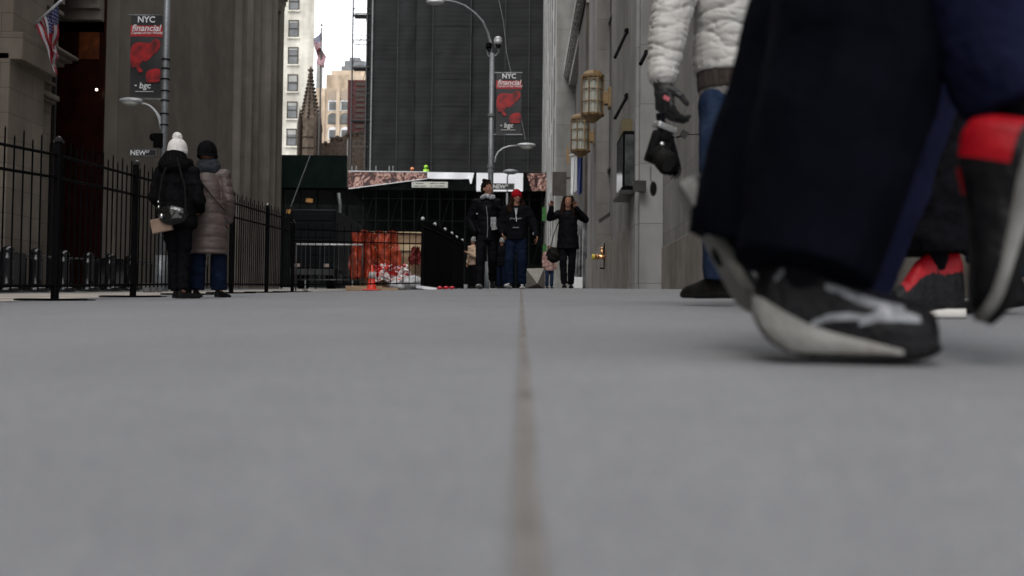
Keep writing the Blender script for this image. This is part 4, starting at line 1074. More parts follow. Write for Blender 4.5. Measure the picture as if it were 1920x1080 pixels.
for py in (137,253):
    A = P(977,py,D2)-o_; b.tube((0,0,A.z),(A.x+.05,-.05,A.z),.022,n=6)
b.build('banner_arm', M_galv, rp_)
banner(None, PX(930.5,D2,190), PX(977.5,D2,190), PZ(954,137,D2), PZ(954,252,D2), D2-.06, 'black and red banner hanging on the right lamp post')
street_sign((PX(944,D2,350),D2-.2,PZ(944,357,D2)), .82, .24, 'dark NEW ST street sign on the right lamp post beside the tall man', D2)
b = MB(); A = P(951,362,44); g_ = G(A.x,44); b.tube((A.x,44,g_),(A.x,44,A.z),.045,n=8)
b.ball((A.x+.15,44,PZ(951,322,44)),(.35,.2,.12),12); b.path([(A.x,44,A.z),(A.x,44,PZ(951,330,44)),(A.x+.1,44,PZ(951,324,44))],.03)
thing_mesh(b, 'street_lamp', M_galv, 'thin grey lamp post standing beyond the street sign', 'street lamp', (A.x,44,g_), sm=True)
# curved grey pole by the truck
b = MB(); A = at(637,40); b.path([V((A.x,40,A.z)), P(637,470,40), P(637,420,40), P(638,385,40), P(635,362,40)], .07, 8)
thing_mesh(b, 'steel_post', M_galv, 'slim bent grey post beside the orange netting', 'post', A, sm=True)

# ------------------------------------------------------------------ fences
def fence_panel(A, B, H, label, sp=.14, group='black picket fence panels', foot=True, post2=False, ball=False, cat='fence'):
    A, B = V(A), V(B); r = empty('picket_fence_panel', A, 0, label, cat, group)
    d = (B - A); n = max(2, round(V((d.x,d.y,0)).length/sp)); dh = V((d.x,d.y,0)).normalized()
    for p in ([V((0,0,0)), d] if post2 else [V((0,0,0))]):
        b = MB(); b.obox(p+V((0,0,H/2)), .065, .065, H); q = b.build('post', M_iron, r, bev=.005)
        c = MB(); 
        if ball: c.ball(p+V((0,0,H+.04)), .05, 12)
        else: c.obox(p+V((0,0,H+.012)), .085, .085, .025); c.lathe(p+V((0,0,H+.02)), [(.05,0),(.035,.03),(.01,.045)], 10)
        c.build('cap', M_iron_shiny if not ball else M_galvbright, q, ball)
        if foot:
            f = MB(); f.box(p.x-.42,p.x+.42,p.y-.04,p.y+.04,p.z-.0,p.z+.018); f.tube(p+V((-.4,0,.012)), p+V((.4,-.12,.012)), .012, n=6); f.build('foot', M_iron, r)
    b = MB()
    for z in (.16, H-.38, H-.14):
        b.tube(V((0,0,z)), d+V((0,0,z)), .017, n=6)
    for i in range(1, n):
        p = d*(i/n); lift = .0 if i % 2 else .07
        hh = H-.05+lift
        b.tube(p+V((0,0,.12)), p+V((0,0,hh)), .0095, n=6); b.tube(p+V((0,0,hh)), p+V((0,0,hh+.03)), .0095, .002, n=6)
    b.build('pickets', M_iron, r)
    return r
XFN = -4.94
def FX(y):
    x = XFN - (.4 if y < 9 else 0)
    return V((x, y, G(x, y)))
ds = [6.15, 8.35, 10.52, 12.65, 14.8, 16.95, 19.3, 21.5]
names = ['cut off at the left edge of the view, nearest the camera','in front of the doorway, left of the first visible post','between the first and second posts, left of the couple','behind the woman with the pompom hat','behind the beige puffer coat','just right of the beige coat','at the far corner of the row by the limestone tower']
for i in range(7):
    fence_panel(FX(ds[i]), FX(ds[i+1]), 1.69, 'black picket fence panel ' + names[i])
A = FX(21.5); B = at(790, 24.2)
M1 = A.lerp(B,.5)
fence_panel(A, B, 1.5, 'long black picket fence panel crossing the street in front of the orange netting', .19, foot=True)
pts = [at(791,24.6), at(814,26.8), at(833,29.2), at(846,31.4), at(855,33.8), at(866,36)]
nm = ['nearest and tallest','second','third','fourth','farthest']
for i in range(5):
    fence_panel(pts[i], pts[i+1], 1.72, 'black ball-topped fence panel receding up the street, %s of its row' % nm[i], .075, group='ball-topped fence panels', foot=False, post2=(i==4), ball=True)
    q = bpy.data.objects[-1] if False else None
# dark mesh screens on that row
for i in range(5):
    b = MB(); A, B = pts[i], pts[i+1]; o0 = V((.03,0,0))
    b.add([A+o0+V((0,0,.05)), B+o0+V((0,0,.05)), B+o0+V((0,0,1.5)), A+o0+V((0,0,1.5))], [(0,1,2,3)])
    thing_mesh(b, 'fence_screen', M_shed, 'black cloth screen tied behind the ball-topped fence, %s of its row' % nm[i], 'screen', A, 'black cloth fence screens')

# bollards
bol = None
blab = ['nearest of the row, at the left edge','second of the row','third of the row','fourth of the row','fifth of the row','farthest of the row']
for i,(px,y_) in enumerate(((22,21.9),(77,23.2),(128,24.6),(171,26),(209,27.4),(244,28.8))):
    x = -11.35; z = G(x,y_); r = empty('bollard', (x,y_,z), 0, 'heavy black domed bollard behind the fence, ' + blab[i], 'bollard', 'black bollards in front of the left buildings')
    if bol is None:
        b = MB(); b.lathe((0,0,0), [(.15,.1),(.14,.2),(.13,.7),(.15,.72),(.15,.78),(.125,.8),(.12,.9),(.14,.92),(.13,.97),(.07,1.02),(.0,1.04)], 20); me1 = b.mesh('shaft', M_iron_shiny); smooth(me1)
        b = MB(); b.lathe((0,0,0), [(.3,0),(.3,.07),(.26,.11),(.18,.12),(.155,.16)], 20); me2 = b.mesh('base', M_iron_shiny); smooth(me2); bol = (me1, me2)
    for nm_, me in zip(('shaft','base'), bol): link(bpy.data.objects.new(nm_, me), r)
# second low barrier behind the bollards
lb = empty('low_railing', (-12.3,25,G(-12.3,25)), 0, 'low black railing with glinting balusters in front of the limestone tower', 'railing')
b = MB()
for i in range(46):
    y = 20 + i*.42; z = G(-12.3,y)
    if (i//5) % 3 == 1:
        b.box(-12.5,-12.1,y,y+.42,z,z+.95)
    b.tube((-12.3,y,z),(-12.3,y,z+.85),.02,n=6); b.ball((-12.3,y,z+.8),.035,6); b.ball((-12.3,y,z+.2),.032,6)
b.tube((-12.3,20,G(-12.3,20)+.88),(-12.3,39,G(-12.3,39)+.88),.035,n=6); b.box(-12.45,-12.15,20,39,G(-12.3,20)-.5,G(-12.3,20)+.12) 
b = local(b, lb); b.build('rails', M_iron_shiny, lb)
for i,px in enumerate((274,286,299)):
    A = at(px,19.6+.25*i); A.x = PX(px, A.y); c = MB(); c.lathe((0,0,0), [(.055,0),(.068,.18),(.072,.185)], 14)
    o = c.build('metal_pot', M_galv, None, True); o.location = A; tag(o, 'small grey metal pot on the ground behind the fence, ' + ['leftmost of three','middle of three','rightmost of three'][i], 'pot', 'grey pots behind the fence')

# steel crowd barrier
cb = empty('crowd_barrier', at(617,26), 0, 'galvanised steel crowd barrier in front of the dark truck', 'barrier'); o_ = cb.location.copy()
b = MB(); A = P(556,458,26)-o_; B = P(680,458,26)-o_; zb_ = P(617,525,26).z-o_.z
b.tube((A.x,0,A.z),(B.x,0,A.z),.024,n=8); b.build('top_rail', M_galvbright, cb, True); b = MB(); b.tube((A.x,0,zb_),(B.x,0,zb_),.018,n=8); b.tube((A.x,0,0),(A.x,0,A.z),.022,n=8); b.tube((B.x,0,0),(B.x,0,A.z),.022,n=8)
b.build('frame', M_pole_d, cb, True)
b = MB()
for i in range(1,14): x = A.x+(B.x-A.x)*i/14; b.tube((x,0,zb_),(x,0,A.z),.009,n=6)
b.build('bars', M_netpole, cb)
for x in (A.x+.25,B.x-.25):
    b = MB(); b.tube((x,-.28,.02),(x,.28,.02),.018,n=6); b.tube((x,0,.02),(x,0,zb_),.018,n=6); b.build('foot', M_galv, cb)

# dark truck parked behind the barrier
tr = empty('parked_truck', at(590,36), 0, 'dark box truck parked behind the crowd barrier', 'truck'); o_ = tr.location.copy()
M_truck = mat('dark truck paint', (.0035,.0045,.006), (.006,.0075,.009), spec=.08, rough=.5, scale=1.2)
A = P(545,392,36)-o_; B = P(630,392,36)-o_; zl = P(590,452,36).z-o_.z
b = MB(); b.box(A.x,B.x,0,6,.75,A.z); b.build('cargo_box', M_truck, tr, bev=.05)
for i in range(6):
    b = MB(); z = .95+i*(A.z-1.05)/6; b.box(A.x+.1,B.x-.1,-.03,-.002,z,z+(A.z-1.2)/6-.05); b.build('door_slat', M_truck, tr, bev=.01)
b = MB(); b.box(A.x+.05,B.x-.05,-.25,.1,.5,.72); b.build('bumper', M_netpole, tr, bev=.02)
for x in (A.x+.3,B.x-.3):
    b = MB(); b.tube((x-.14,1,.45),(x+.14,1,.45),.45,n=20); b.build('wheel', M_rubber, tr)
    b = MB(); b.box(x-.1,x+.1,-.06,-.03,.8,.92); b.build('tail_light', mat('tail light glass', (.25,.2,.18), (.4,.3,.25), rough=.2), tr)
# gold signs in the passage
for i,(px,py,w,h) in enumerate(((543,397,.32,.2),(580,376,.36,.2))):
    b = MB(); A = P(px,py,54); b.obox(A,w,.1,h,Matrix.Rotation(.1,3,'Y')); b.obox(A+V((.0,-.06,-.05)),w*.8,.03,h*.18); b.box(A.x-.02,A.x+.02,54.05,54.1,A.z+h/2-.02,A.z+h/2+.06)
    thing_mesh(b, 'hanging_lamp', mat('lit amber sign', (.1,.05,.02), (.4,.22,.07), rough=.4, scale=4, emit=((1,.5,.12),.12)), ['small amber lit sign low in the dark passage','wider amber lit sign higher in the dark passage'][i], 'sign', A)

# construction stack: plywood crate draped with orange net, printed sacks, tarp, cone
cr = empty('plywood_crate', at(735,27.5), 0, 'plywood crate with pale timber rails behind the fence', 'crate'); o_ = cr.location.copy()
M_ply = mat('plywood', (.24,.15,.09), (.36,.25,.16), rough=.8, scale=3, stretch=(.3,1,3)); M_pine = mat('pale pine', (.5,.38,.22), (.62,.5,.32), rough=.8, scale=3)
A = P(676,434,27.5)-o_; B = P(790,434,27.5)-o_
b = MB(); b.box(A.x,B.x,0,1.3,0,A.z-.03); b.build('panel', M_ply, cr)
b = MB(); z = P(730,463,27.5).z-o_.z; b.box(A.x,B.x,-.05,-.002,z-.1,z+.06); b.box(A.x,B.x,-.04,1.32,A.z-.06,A.z+.0); b.build('rail', M_pine, cr, bev=.005)
def netorange():
    m = bpy.data.materials.new('orange plastic netting'); m.use_nodes = True
    N = m.node_tree.nodes; L = m.node_tree.links; b = N['Principled BSDF']; b.inputs['Roughness'].default_value = .5
    tc = N.new('ShaderNodeTexCoord'); vo = N.new('ShaderNodeTexVoronoi'); vo.inputs['Scale'].default_value = 16; nz = N.new('ShaderNodeTexNoise'); nz.inputs['Scale'].default_value = 3.5
    L.new(tc.outputs['Object'], vo.inputs[0]); L.new(tc.outputs['Object'], nz.inputs[0])
    r = N.new('ShaderNodeValToRGB'); r.color_ramp.elements[0].color = (.14,.022,.012,1); r.color_ramp.elements[0].position = .32; r.color_ramp.elements[1].color = (.42,.055,.02,1); r.color_ramp.elements[1].position = .62
    L.new(nz.outputs[0], r.inputs[0]); L.new(r.outputs[0], b.inputs['Base Color'])
    cp = N.new('ShaderNodeMath'); cp.operation = 'GREATER_THAN'; cp.inputs[1].default_value = .27; L.new(vo.outputs['Distance'], cp.inputs[0])
    tb = N.new('ShaderNodeBsdfTransparent'); mx = N.new('ShaderNodeMixShader'); out = N['Material Output']
    L.new(cp.outputs[0], mx.inputs[0]); L.new(tb.outputs[0], mx.inputs[1]); L.new(b.outputs[0], mx.inputs[2]); L.new(mx.outputs[0], out.inputs[0]); return m
M_on = netorange()
def drape(px0,px1,pt,pb,D,m,name,label,cat,amp=.1,fr=14):
    A = P(px0,pt,D); B = P(px1,pb,D); b = MB()
    b.grid(50, 30, lambda u,v: (A.x+(B.x-A.x)*u + .05*math.sin(v*7+u*4), D+amp*math.sin(u*fr+v*2.2)+.08*noise.noise(V((u*9,v*6,0))), A.z+(B.z-A.z)*v - .03*math.sin(u*20)))
    return thing_mesh(b, name, [m], label, cat, V((A.x,D,B.z)), sm=True)
drape(657,748,433,524,27.1,M_on,'orange_netting','orange plastic safety netting draped over the left of the crate','netting')
drape(657,700,435,520,26.9,M_on,'orange_netting','folded second layer of orange netting at the left end of the crate','netting',.14,9)
drape(768,790,463,497,27.2,mat('red cloth', (.1,.008,.008), (.18,.015,.012), rough=.8),'red_sheet','red sheet hanging below the crate rail on the right','sheet',.05,9)
def printed():
    m = bpy.data.materials.new('red and white printed sheeting'); m.use_nodes = True
    N = m.node_tree.nodes; L = m.node_tree.links; b = N['Principled BSDF']; b.inputs['Roughness'].default_value = .55
    tc = N.new('ShaderNodeTexCoord'); nz = N.new('ShaderNodeTexNoise'); nz.inputs['Scale'].default_value = 4.5; nz.inputs['Detail'].default_value = 1; nz.inputs['Distortion'].default_value = 1.5; L.new(tc.outputs['Object'], nz.inputs[0])
    r = N.new('ShaderNodeValToRGB'); r.color_ramp.interpolation = 'CONSTANT'; e = r.color_ramp.elements; e[0].color = (.45,.02,.02,1); e[1].position = .46; e[1].color = (.7,.68,.68,1); q = e.new(.6); q.color = (.4,.03,.03,1); q = e.new(.66); q.color = (.68,.68,.68,1)
    L.new(nz.outputs[0], r.inputs[0]); L.new(r.outputs[0], b.inputs['Base Color']); return m
drape(700,768,495,527,26.8,printed(),'printed_sack','crumpled red and white printed sacking beside the traffic cone','sack',.08,11)
b = MB()
for i in range(5): b.ball(V(at(750+i*10,27.0)) + V((0,.1*i%.2,.13-.01*i)), (.34,.3,.17-.01*i), 14)
b.ball(V(at(772,26.9))+V((0,0,.2)),(.3,.3,.2),14)
me = remesh(b, .03, 3, foldfn(.05,6,5)); o = mobj('tarpaulin', me, mat('white tarpaulin', (.4,.4,.41), (.58,.58,.6), rough=.5, scale=3), None); tag(o, 'heap of crumpled white tarpaulin at the foot of the crate', 'tarpaulin')
b = MB(); A = at(695,24.6); b.box(A.x-.55,A.x+.65,24.9,26,A.z-.02,A.z+.09); b.box(A.x-.75,A.x+.2,25.3,26.2,A.z-.02,A.z+.14)
thing_mesh(b, 'timber_boards', M_ply, 'brown timber boards lying flat under the traffic cone', 'boards', A, bev=.01)
cn = empty('traffic_cone', at(697,24.4), 0, 'red traffic cone with pale collar in front of the orange netting', 'traffic cone')
M_cone = mat('red cone plastic', (.6,.035,.02), (.75,.06,.03), rough=.45, scale=4)
b = MB(); b.lathe((0,0,0), [(.13,.03),(.115,.06),(.03,.62),(.02,.63)], 20); b.build('cone', M_cone, cn, True)
b = MB(); b.lathe((0,0,0), [(.088,.3),(.063,.46)], 20); b.build('collar', mat('reflective collar', (.35,.34,.33), (.45,.44,.43), rough=.4), cn, True)
b = MB(); b.box(-.2,.2,-.2,.2,0,.035); b.build('base', M_cone, cn, bev=.01)
for i,(px,c_) in enumerate(((824,0),(836,1),(847,0))):
    b = MB(); A = at(px,23.9); b.ball(A+V((0,0,.035)),(.06,.06,.045),12); b.ball(A+V((.035,0,.04)),(.04,.05,.035),12)
    me = remesh(b,.012,2,foldfn(.012,20,14)); me.transform(Matrix.Translation(-A)); o = mobj('plastic_bag', me, mat('red plastic', (.42,.01,.025), (.55,.02,.04), rough=.3), None); o.location = A
    tag(o, 'small red plastic bundle at the foot of the dark fence, ' + ['leftmost','middle one','rightmost'][i], 'bundle', 'red bundles by the fence')
b = MB(); A = at(873,17.6); b.lathe((0,0,0), [(.026,0),(.036,.085),(.039,.087)], 16); o = b.build('paper_cup', M_white, None, True); o.location = A; tag(o, 'white paper cup standing on the road left of the tall man', 'cup')
# boards / pale curb stones under the dark fence
b = MB(); A = at(800,24.3)
b.obox(A+V((0,0,.04)),.5,.12,.07,Matrix.Rotation(.12,3,'Y')); thing_mesh(b,'pale_board',M_bwhite,'pale board lying at the corner post of the dark fence','board',A)
# faceted block
A = at(1003,26); b = MB(); w = .52; H_ = .52
vs = [(-w/2,0,0),(w/2,0,0),(w/2,.9,0),(-w/2,.9,0),(-w/2+.02,.0,H_),(w/2-.02,.05,H_+.02),(w/2,.9,H_-.05),(-w/2,.85,H_),(.06,-.22,.12)]
b.add([V(v)+A for v in vs], [(0,8,4),(4,8,5),(8,1,5),(0,1,8),(1,2,6,5),(2,3,7,6),(3,0,4,7),(4,5,6,7),(0,3,2,1)])
thing_mesh(b, 'faceted_security_block', mat('patinated bronze', (.1,.095,.085), (.17,.16,.14), rough=.4, metal=.3), 'faceted grey bronze block behind the woman in the red beanie', 'security block', A)
A = at(1082,30)

# ================================================================== PEOPLE
# ---- couple seen from behind
loc = at(328, 9.95)
r = empty('person', loc, -.12, 'person in a cream pompom beanie and black hooded coat, seen from behind', 'person')
H = 1.58; k = fit(H); j = joints(H, {'ankR':(.085,-.0,.085),'ankL':(-.02,.08,.085),'kneeR':(.075,.03,.47),'kneeL':(-.045,.07,.47),'wrR':(.17,.15,.93),'elR':(.24,-.02,1.0),'wrL':(-.16,.16,.9)})
hd = head_matrix(j, .1, 0)
build_body(r, j, k, hd, True, .008)
beanie(r, k, hd, M_whiteknit, pom=M_whiteknit, scale=1.18, low=.15)
garment_top(r, j, k, M_black, 'coat', .72, w=.19, d=.16, chest=.2, sleeve=(.075,.07,.06), flare=.02, fold=foldfn(.012,7,4,3))
trousers(r, j, k, M_darkcot, rad=(.098,.068,.058))
b = MB()      # big fur hood lying over shoulders
for i in range(15):
    a = i/15*2*PI; b.ball((.11*math.cos(a), -.03+.12*math.sin(a), 1.345+.025*math.sin(a)), .062, 10)
b.ball((0,-.09,1.36),(.14,.08,.115),14); b.ball((0,-.07,1.42),(.12,.075,.075),14)
me = remesh(b, .012, 3); 
for v in me.vertices: v.co += v.normal*(.012*noise.noise(v.co*45)+.006*random.random())
mobj('hood', me, mat('black fur', (.004,.004,.004), (.01,.01,.01), spec=.02, rough=1, scale=80, bump=1, bscale=160), r)
plain_shoes(r, j, k, L=.25, hR=-.6, hL=.1)
# handbag + paper bag
hb = empty('handbag', loc + V((.055,-.27,.8)), 0, 'glossy black patent handbag slung behind the person in the black coat', 'handbag')
b = MB(); b.ball((0,0,.03),(.15,.055,.085),20); b.ball((0,0,-.01),(.13,.06,.075),20); me = remesh(b,.007,4,foldfn(.005,9,7,5)); mobj('bag', me, M_patent, hb)
b = MB(); b.path([(-.13,0,.05),(-.15,.04,.2),(-.13,.06,.4),(-.06,.1,.62)],.009,6); b.path([(.13,0,.05),(.1,.04,.3),(.0,.09,.6)],.009,6); b.build('strap', M_leather, hb)
b = MB(); b.ball((-.12,-.045,.09),.014,8); b.ball((-.125,-.045,.14),.012,8); b.obox((-.09,-.055,.0),.03,.01,.045); b.build('buckle', mat('steel', (.6,.6,.6), rough=.15, metal=1), hb, True)
pb = empty('paper_bag', loc + V((-.06,-.24,.72)), 0, 'flat tan paper bag tucked under the black handbag', 'paper bag')
b = MB(); b.obox((0,0,0),.2,.05,.14,Matrix.Rotation(-.22,3,'Y')); b.build('bag', mat('kraft paper', (.16,.1,.07), (.22,.15,.11), rough=.8, scale=8), pb, bev=.008)

loc = at(389, 10.3)
r = empty('person', loc, .08, 'person in a long beige quilted coat and black beanie, seen from behind', 'person')
H = 1.6; k = fit(H); j = joints(H, {'ankL':(-.11,-.02,.085),'ankR':(.11,.04,.085),'kneeL':(-.1,.0,.46),'kneeR':(.1,.03,.46),'wrR':(.18,.08,.84),'wrL':(-.15,.1,.86),'elR':(.205,-.03,1.02),'elL':(-.2,-.03,1.02),'shR':(.145,0,1.27),'shL':(-.145,0,1.27),'neck':(-.02,0,1.33)})
hd = head_matrix(j, -.2, .1)
build_body(r, j, k, hd, True, .008)
beanie(r, k, hd, M_black, scale=1.2, low=.13)
M_beige = mat('beige quilted nylon', (.06,.044,.04), (.09,.067,.06), spec=.25, rough=.45, scale=7, bump=.3, bscale=30)
def cq(p, n):
    sp = .085 if p.z > .95 else .125
    t = ((p.z + (.0 if abs(p.x) < .19 else .03)) / sp) % 1
    return (.014 if p.z < 1.0 or abs(p.x) > .19 else .004)*(math.sin(PI*t)**.5-.6) + .006*noise.noise(V((p.x*8,p.y*8,p.z*22)))
garment_top(r, j, k, M_beige, 'coat', .46, w=.175, d=.14, chest=.165, sleeve=(.07,.066,.058), flare=.03, fold=cq, vox=.009, sm=3)
b = MB(); rings(b,[(-.01,0,1.28,.115,.1),(-.01,-.005,1.34,.125,.115),(-.01,-.005,1.41,.115,.11),(-.01,-.0,1.445,.095,.09)]); mobj('scarf', remesh(b,.01,2,foldfn(.012,20,6,2)), mat('dark teal scarf', (.006,.009,.014), (.012,.017,.024), rough=.9, scale=20, bump=.5), r)
trousers(r, j, k, M_jeansd, rad=(.095,.078,.082))
plain_shoes(r, j, k, L=.25, hR=-.35, hL=.05)
b = MB(); b.path([(-.13,-.12,1.29),(-.06,-.158,1.2),(.06,-.172,1.05),(.14,-.16,.95),(.19,-.11,.9)],.006,6); b.build('bag_strap', M_leather, r)

# ---- three walking towards the camera
def scarf(root, k, hd, m, rr=.1):
    b = MB()
    for i in range(14):
        a = i/14*2*PI; b.ball((rr*k*math.cos(a), .01+rr*.9*k*math.sin(a), .035*k+.012*math.sin(a*3)), .04*k, 8)
    b.v = [hd @ v for v in b.v]; mobj('scarf', remesh(b,.01,2,foldfn(.01,20,10,1)), m, root)
loc = at(912, 16.4)
r = empty('person', loc, PI+.05, 'tall man with dark hair, grey scarf and open black jacket walking towards the camera', 'person')
H = 1.78; k = fit(H); j = joints(H, {'ankR':(.11,.2,.09),'kneeR':(.11,.16,.5),'ankL':(-.1,-.22,.17),'kneeL':(-.1,.0,.5),'wrR':(.2,.12,.95),'wrL':(-.2,.12,.95),'elR':(.3,-.06,1.14),'elL':(-.3,-.06,1.14)})
hd = head_matrix(j, .75, 0.05)
build_body(r, j, k, hd, True, .008, hands=(0,0))
b = MB(); b.ball((0,-.015*k,.225*k),(.085*k,.1*k,.088*k),16); b.ball((0,-.05*k,.18*k),(.08*k,.07*k,.08*k),12)
for i in range(26): 
    a = random.uniform(-1.2,1.2); b.ball((.07*math.sin(a)*k, (.02+.05*random.random()-.05)*k, (.3+.02*random.random())*k), .022*k, 6)
b.v=[hd@v for v in b.v]; mobj('hair', remesh(b,.009,2,foldfn(.01,30,30,4)), M_hair, r)
garment_top(r, j, k, M_blackny, 'jacket', .8, w=.18, d=.145, chest=.19, sleeve=(.072,.068,.055), fold=foldfn(.014,9,4,1))
trousers(r, j, k, M_darkcot, rad=(.1,.078,.066))
scarf(r, k, hd, mat('grey patterned scarf', (.1,.105,.12), (.42,.43,.46), rough=.9, scale=28))
b = MB(); b.path([(-.0,.155,.84),(-.01,.165,1.0),(.0,.165,1.2),(.02,.15,1.36)],.006,6); b.build('zip', M_galv, r)
b = MB(); b.obox((-.1,.165,1.1),.09,.012,.16); b.obox((-.13,.16,1.0),.12,.012,.05,Matrix.Rotation(.2,3,'Y')); b.obox((.17,.02,1.24),.03,.15,.02); b.build('print', mat('grey print', (.1,.1,.105), (.3,.3,.31), rough=.6, scale=30), r)
M_mid2s = mat('dim grey sole', (.2,.2,.2), (.3,.3,.3), rough=.6)
M_wsole = mat('white rubber sole', (.5,.5,.5), (.62,.62,.62), rough=.5)
shoe(r, shoeM(j['ankR'], -.1, .12), .3, [M_leather], None, M_mid2s); shoe(r, shoeM(j['ankL'], .1, -.5), .3, [M_leather], None, M_wsole)

loc = at(967, 16.1)
r = empty('person', loc, PI-.05, 'woman in a red beanie, black hoodie and dark jeans walking towards the camera', 'person')
H = 1.6; k = fit(H); j = joints(H, {'ankR':(.09,.1,.085),'kneeR':(.1,.12,.46),'ankL':(-.1,.0,.085),'kneeL':(-.1,.08,.46),'wrL':(-.33,.1,.86),'elL':(-.28,-.02,1.06),'wrR':(.22,.1,.9),'elR':(.26,-.04,1.05)})
hd = head_matrix(j, .35, .05)
build_body(r, j, k, hd, True, .008)
beanie(r, k, hd, mat('red knitted wool', (.2,.004,.009), (.3,.008,.015), spec=.05, rough=.9, scale=50, bump=.6), scale=1.05, low=.175)
b = MB()
for sx in (-1,1): chain(b, [V((sx*.07,-.02,.2)),V((sx*.09,-.01,.08)),V((sx*.125,.02,-.03)),V((sx*.13,.06,-.09))],[.035,.045,.055,.035])
chain(b,[V((0,-.06,.2)),V((0,-.09,.05)),V((0,-.09,-.08))],[.07,.08,.06])
b.v=[hd@v for v in b.v]; mobj('hair', remesh(b,.01,2,foldfn(.008,14,40,2)), M_hairb, r)
garment_top(r, j, k, M_darkcot, 'hoodie', .8, w=.185, d=.15, chest=.19, sleeve=(.08,.075,.05), fold=foldfn(.014,9,4,6))
trousers(r, j, k, M_jeansd, rad=(.1,.08,.07))
b = MB(); b.path([(.015,.155,1.3),(.0,.172,1.2),(-.01,.172,1.08)],.0045,6); b.path([(-.015,.155,1.3),(-.01,.172,1.2)],.0045,6); b.build('drawstring', M_white, r)
b = MB(); 
for q in range(9):
    b.obox((-.09+q*.0225,.172,1.13+.006*math.sin(q*2.1)),.010,.008,.012+.012*abs(math.sin(q*1.7)))
for q in range(5): b.obox((-.04+q*.02,.176,.985),.012,.008,.014)
b.build('print', M_galv, r)
shoe(r, shoeM(j['ankR'], -.25, .15, .87), .25, [M_leather], None, M_wsole, lace=M_white); shoe(r, shoeM(j['ankL'], .1, 0, .87), .25, [M_leather], None, M_wsole, lace=M_white)
b = MB(); b.tube((-.32,.1,.87),(-.3,.09,.91),.034,.036,n=12); b.build('cuff', M_white, r)

loc = at(1064, 16.9)
r = empty('person', loc, PI, 'woman in black with long hair and both hands raised beside the right wall', 'person')
H = 1.58; k = fit(H); j = joints(H, {'elR':(.31,.03,1.2),'wrR':(.29,.12,1.37),'elL':(-.3,.04,1.18),'wrL':(-.13,.15,1.36),'ankR':(.06,.1,.085),'kneeR':(.08,.1,.46),'ankL':(-.06,-.06,.085),'kneeL':(-.07,.03,.46)})
hd = head_matrix(j, -.1, .1)
build_body(r, j, k, hd, True, .008, curl=.9, handdir={'R':(V((-.1,.1,1)),V((0,1,0))),'L':(V((.3,.0,.9)),V((0,1,0)))})
b = MB()
b.ball((0,-.02*k,.215*k),(.088*k,.1*k,.092*k),16)
for sx in (-1,1): chain(b, [V((sx*.06,.0,.24)),V((sx*.085,.01,.12)),V((sx*.1,.03,-.0)),V((sx*.1,.05,-.1))],[.035,.04,.045,.03])
chain(b,[V((0,-.06,.2)),V((0,-.09,.05)),V((0,-.09,-.12))],[.07,.08,.06])
b.v=[hd@v for v in b.v]; mobj('hair', remesh(b,.009,2,foldfn(.008,14,40,8)), M_hairb, r)
garment_top(r, j, k, M_blackny, 'coat', .68, w=.165, d=.13, chest=.165, sleeve=(.072,.062,.045), flare=.03, fold=foldfn(.012,9,5,9))
trousers(r, j, k, M_darkcot, rad=(.085,.065,.055))
plain_shoes(r, j, k, L=.24)
b = MB(); b.ball((-.09,.06,1.33),.014,8); b.build('earring', M_galvbright, r)
hb = empty('shoulder_bag', loc+V((-.24,-.02,.58)), 0, 'black shoulder bag hanging at the side of the woman in black', 'bag')
b = MB(); b.ball((0,0,0),(.13,.07,.14),16); mobj('bag', remesh(b,.012,2,foldfn(.02,10,9,7)), M_leather, hb)
b = MB(); b.path([(-.06,0,.1),(.0,.0,.35),(.12,.02,.66)],.009,6); b.path([(.07,0,.1),(.07,.0,.35),(.12,.02,.66)],.009,6); b.build('strap', M_leather, hb)

# ---- people farther away
def simple(px, D, H, rz, top, bot, hair, label, ov=None, hat=None, hem=.8, hood=None):
    loc = at(px, D); r = empty('person', loc, rz, label, 'person'); k = fit(H); j = joints(H, ov); hd = head_matrix(j, 0, .1)
    build_body(r, j, k, hd, False, .014)
    garment_top(r, j, k, top, 'jacket', hem*k, w=.19, d=.15, chest=.2, sleeve=(.085,.075,.055), fold=foldfn(.016,8,4,px), vox=.016)
    trousers(r, j, k, bot, vox=.015)
    if hat: beanie(r, k, hd, hat, low=.13, vox=.012)
    else:
        b = MB(); b.ball((0,-.02*k,.215*k),(.09*k,.1*k,.09*k),14); chain(b,[V((0,-.05,.2)),V((0,-.07,.05))],[.07,.06]); b.v=[hd@v for v in b.v]; mobj('hair', remesh(b,.014,1), hair, r)
    plain_shoes(r, j, k, L=.27)
    return r
M_tanj = mat('tan fleece', (.35,.24,.17), (.5,.36,.26), rough=.9, scale=8); M_greyk = mat('grey knit', (.16,.16,.155), (.26,.255,.25), rough=.95, scale=30)
simple(886, 32, 1.66, 2.2, M_tanj, M_darkcot, M_hair, 'distant person in a tan jacket and grey hat left of the tall man', {'wrL':(-.1,.25,1.15),'elL':(-.25,.1,1.05)}, hat=M_greyk)
simple(940, 33, 1.68, 2.8, M_darkcot, M_jeansd, M_hair, 'distant person in dark clothes half hidden between the walking pair', hat=M_greyk)
simple(1030, 37, 1.6, 3.4, mat('reddish plaid', (.2,.06,.05), (.45,.33,.3), rough=.9, scale=18), M_jeans, M_hairb, 'distant person in a reddish top and blue jeans left of the woman in black', hem=.72)

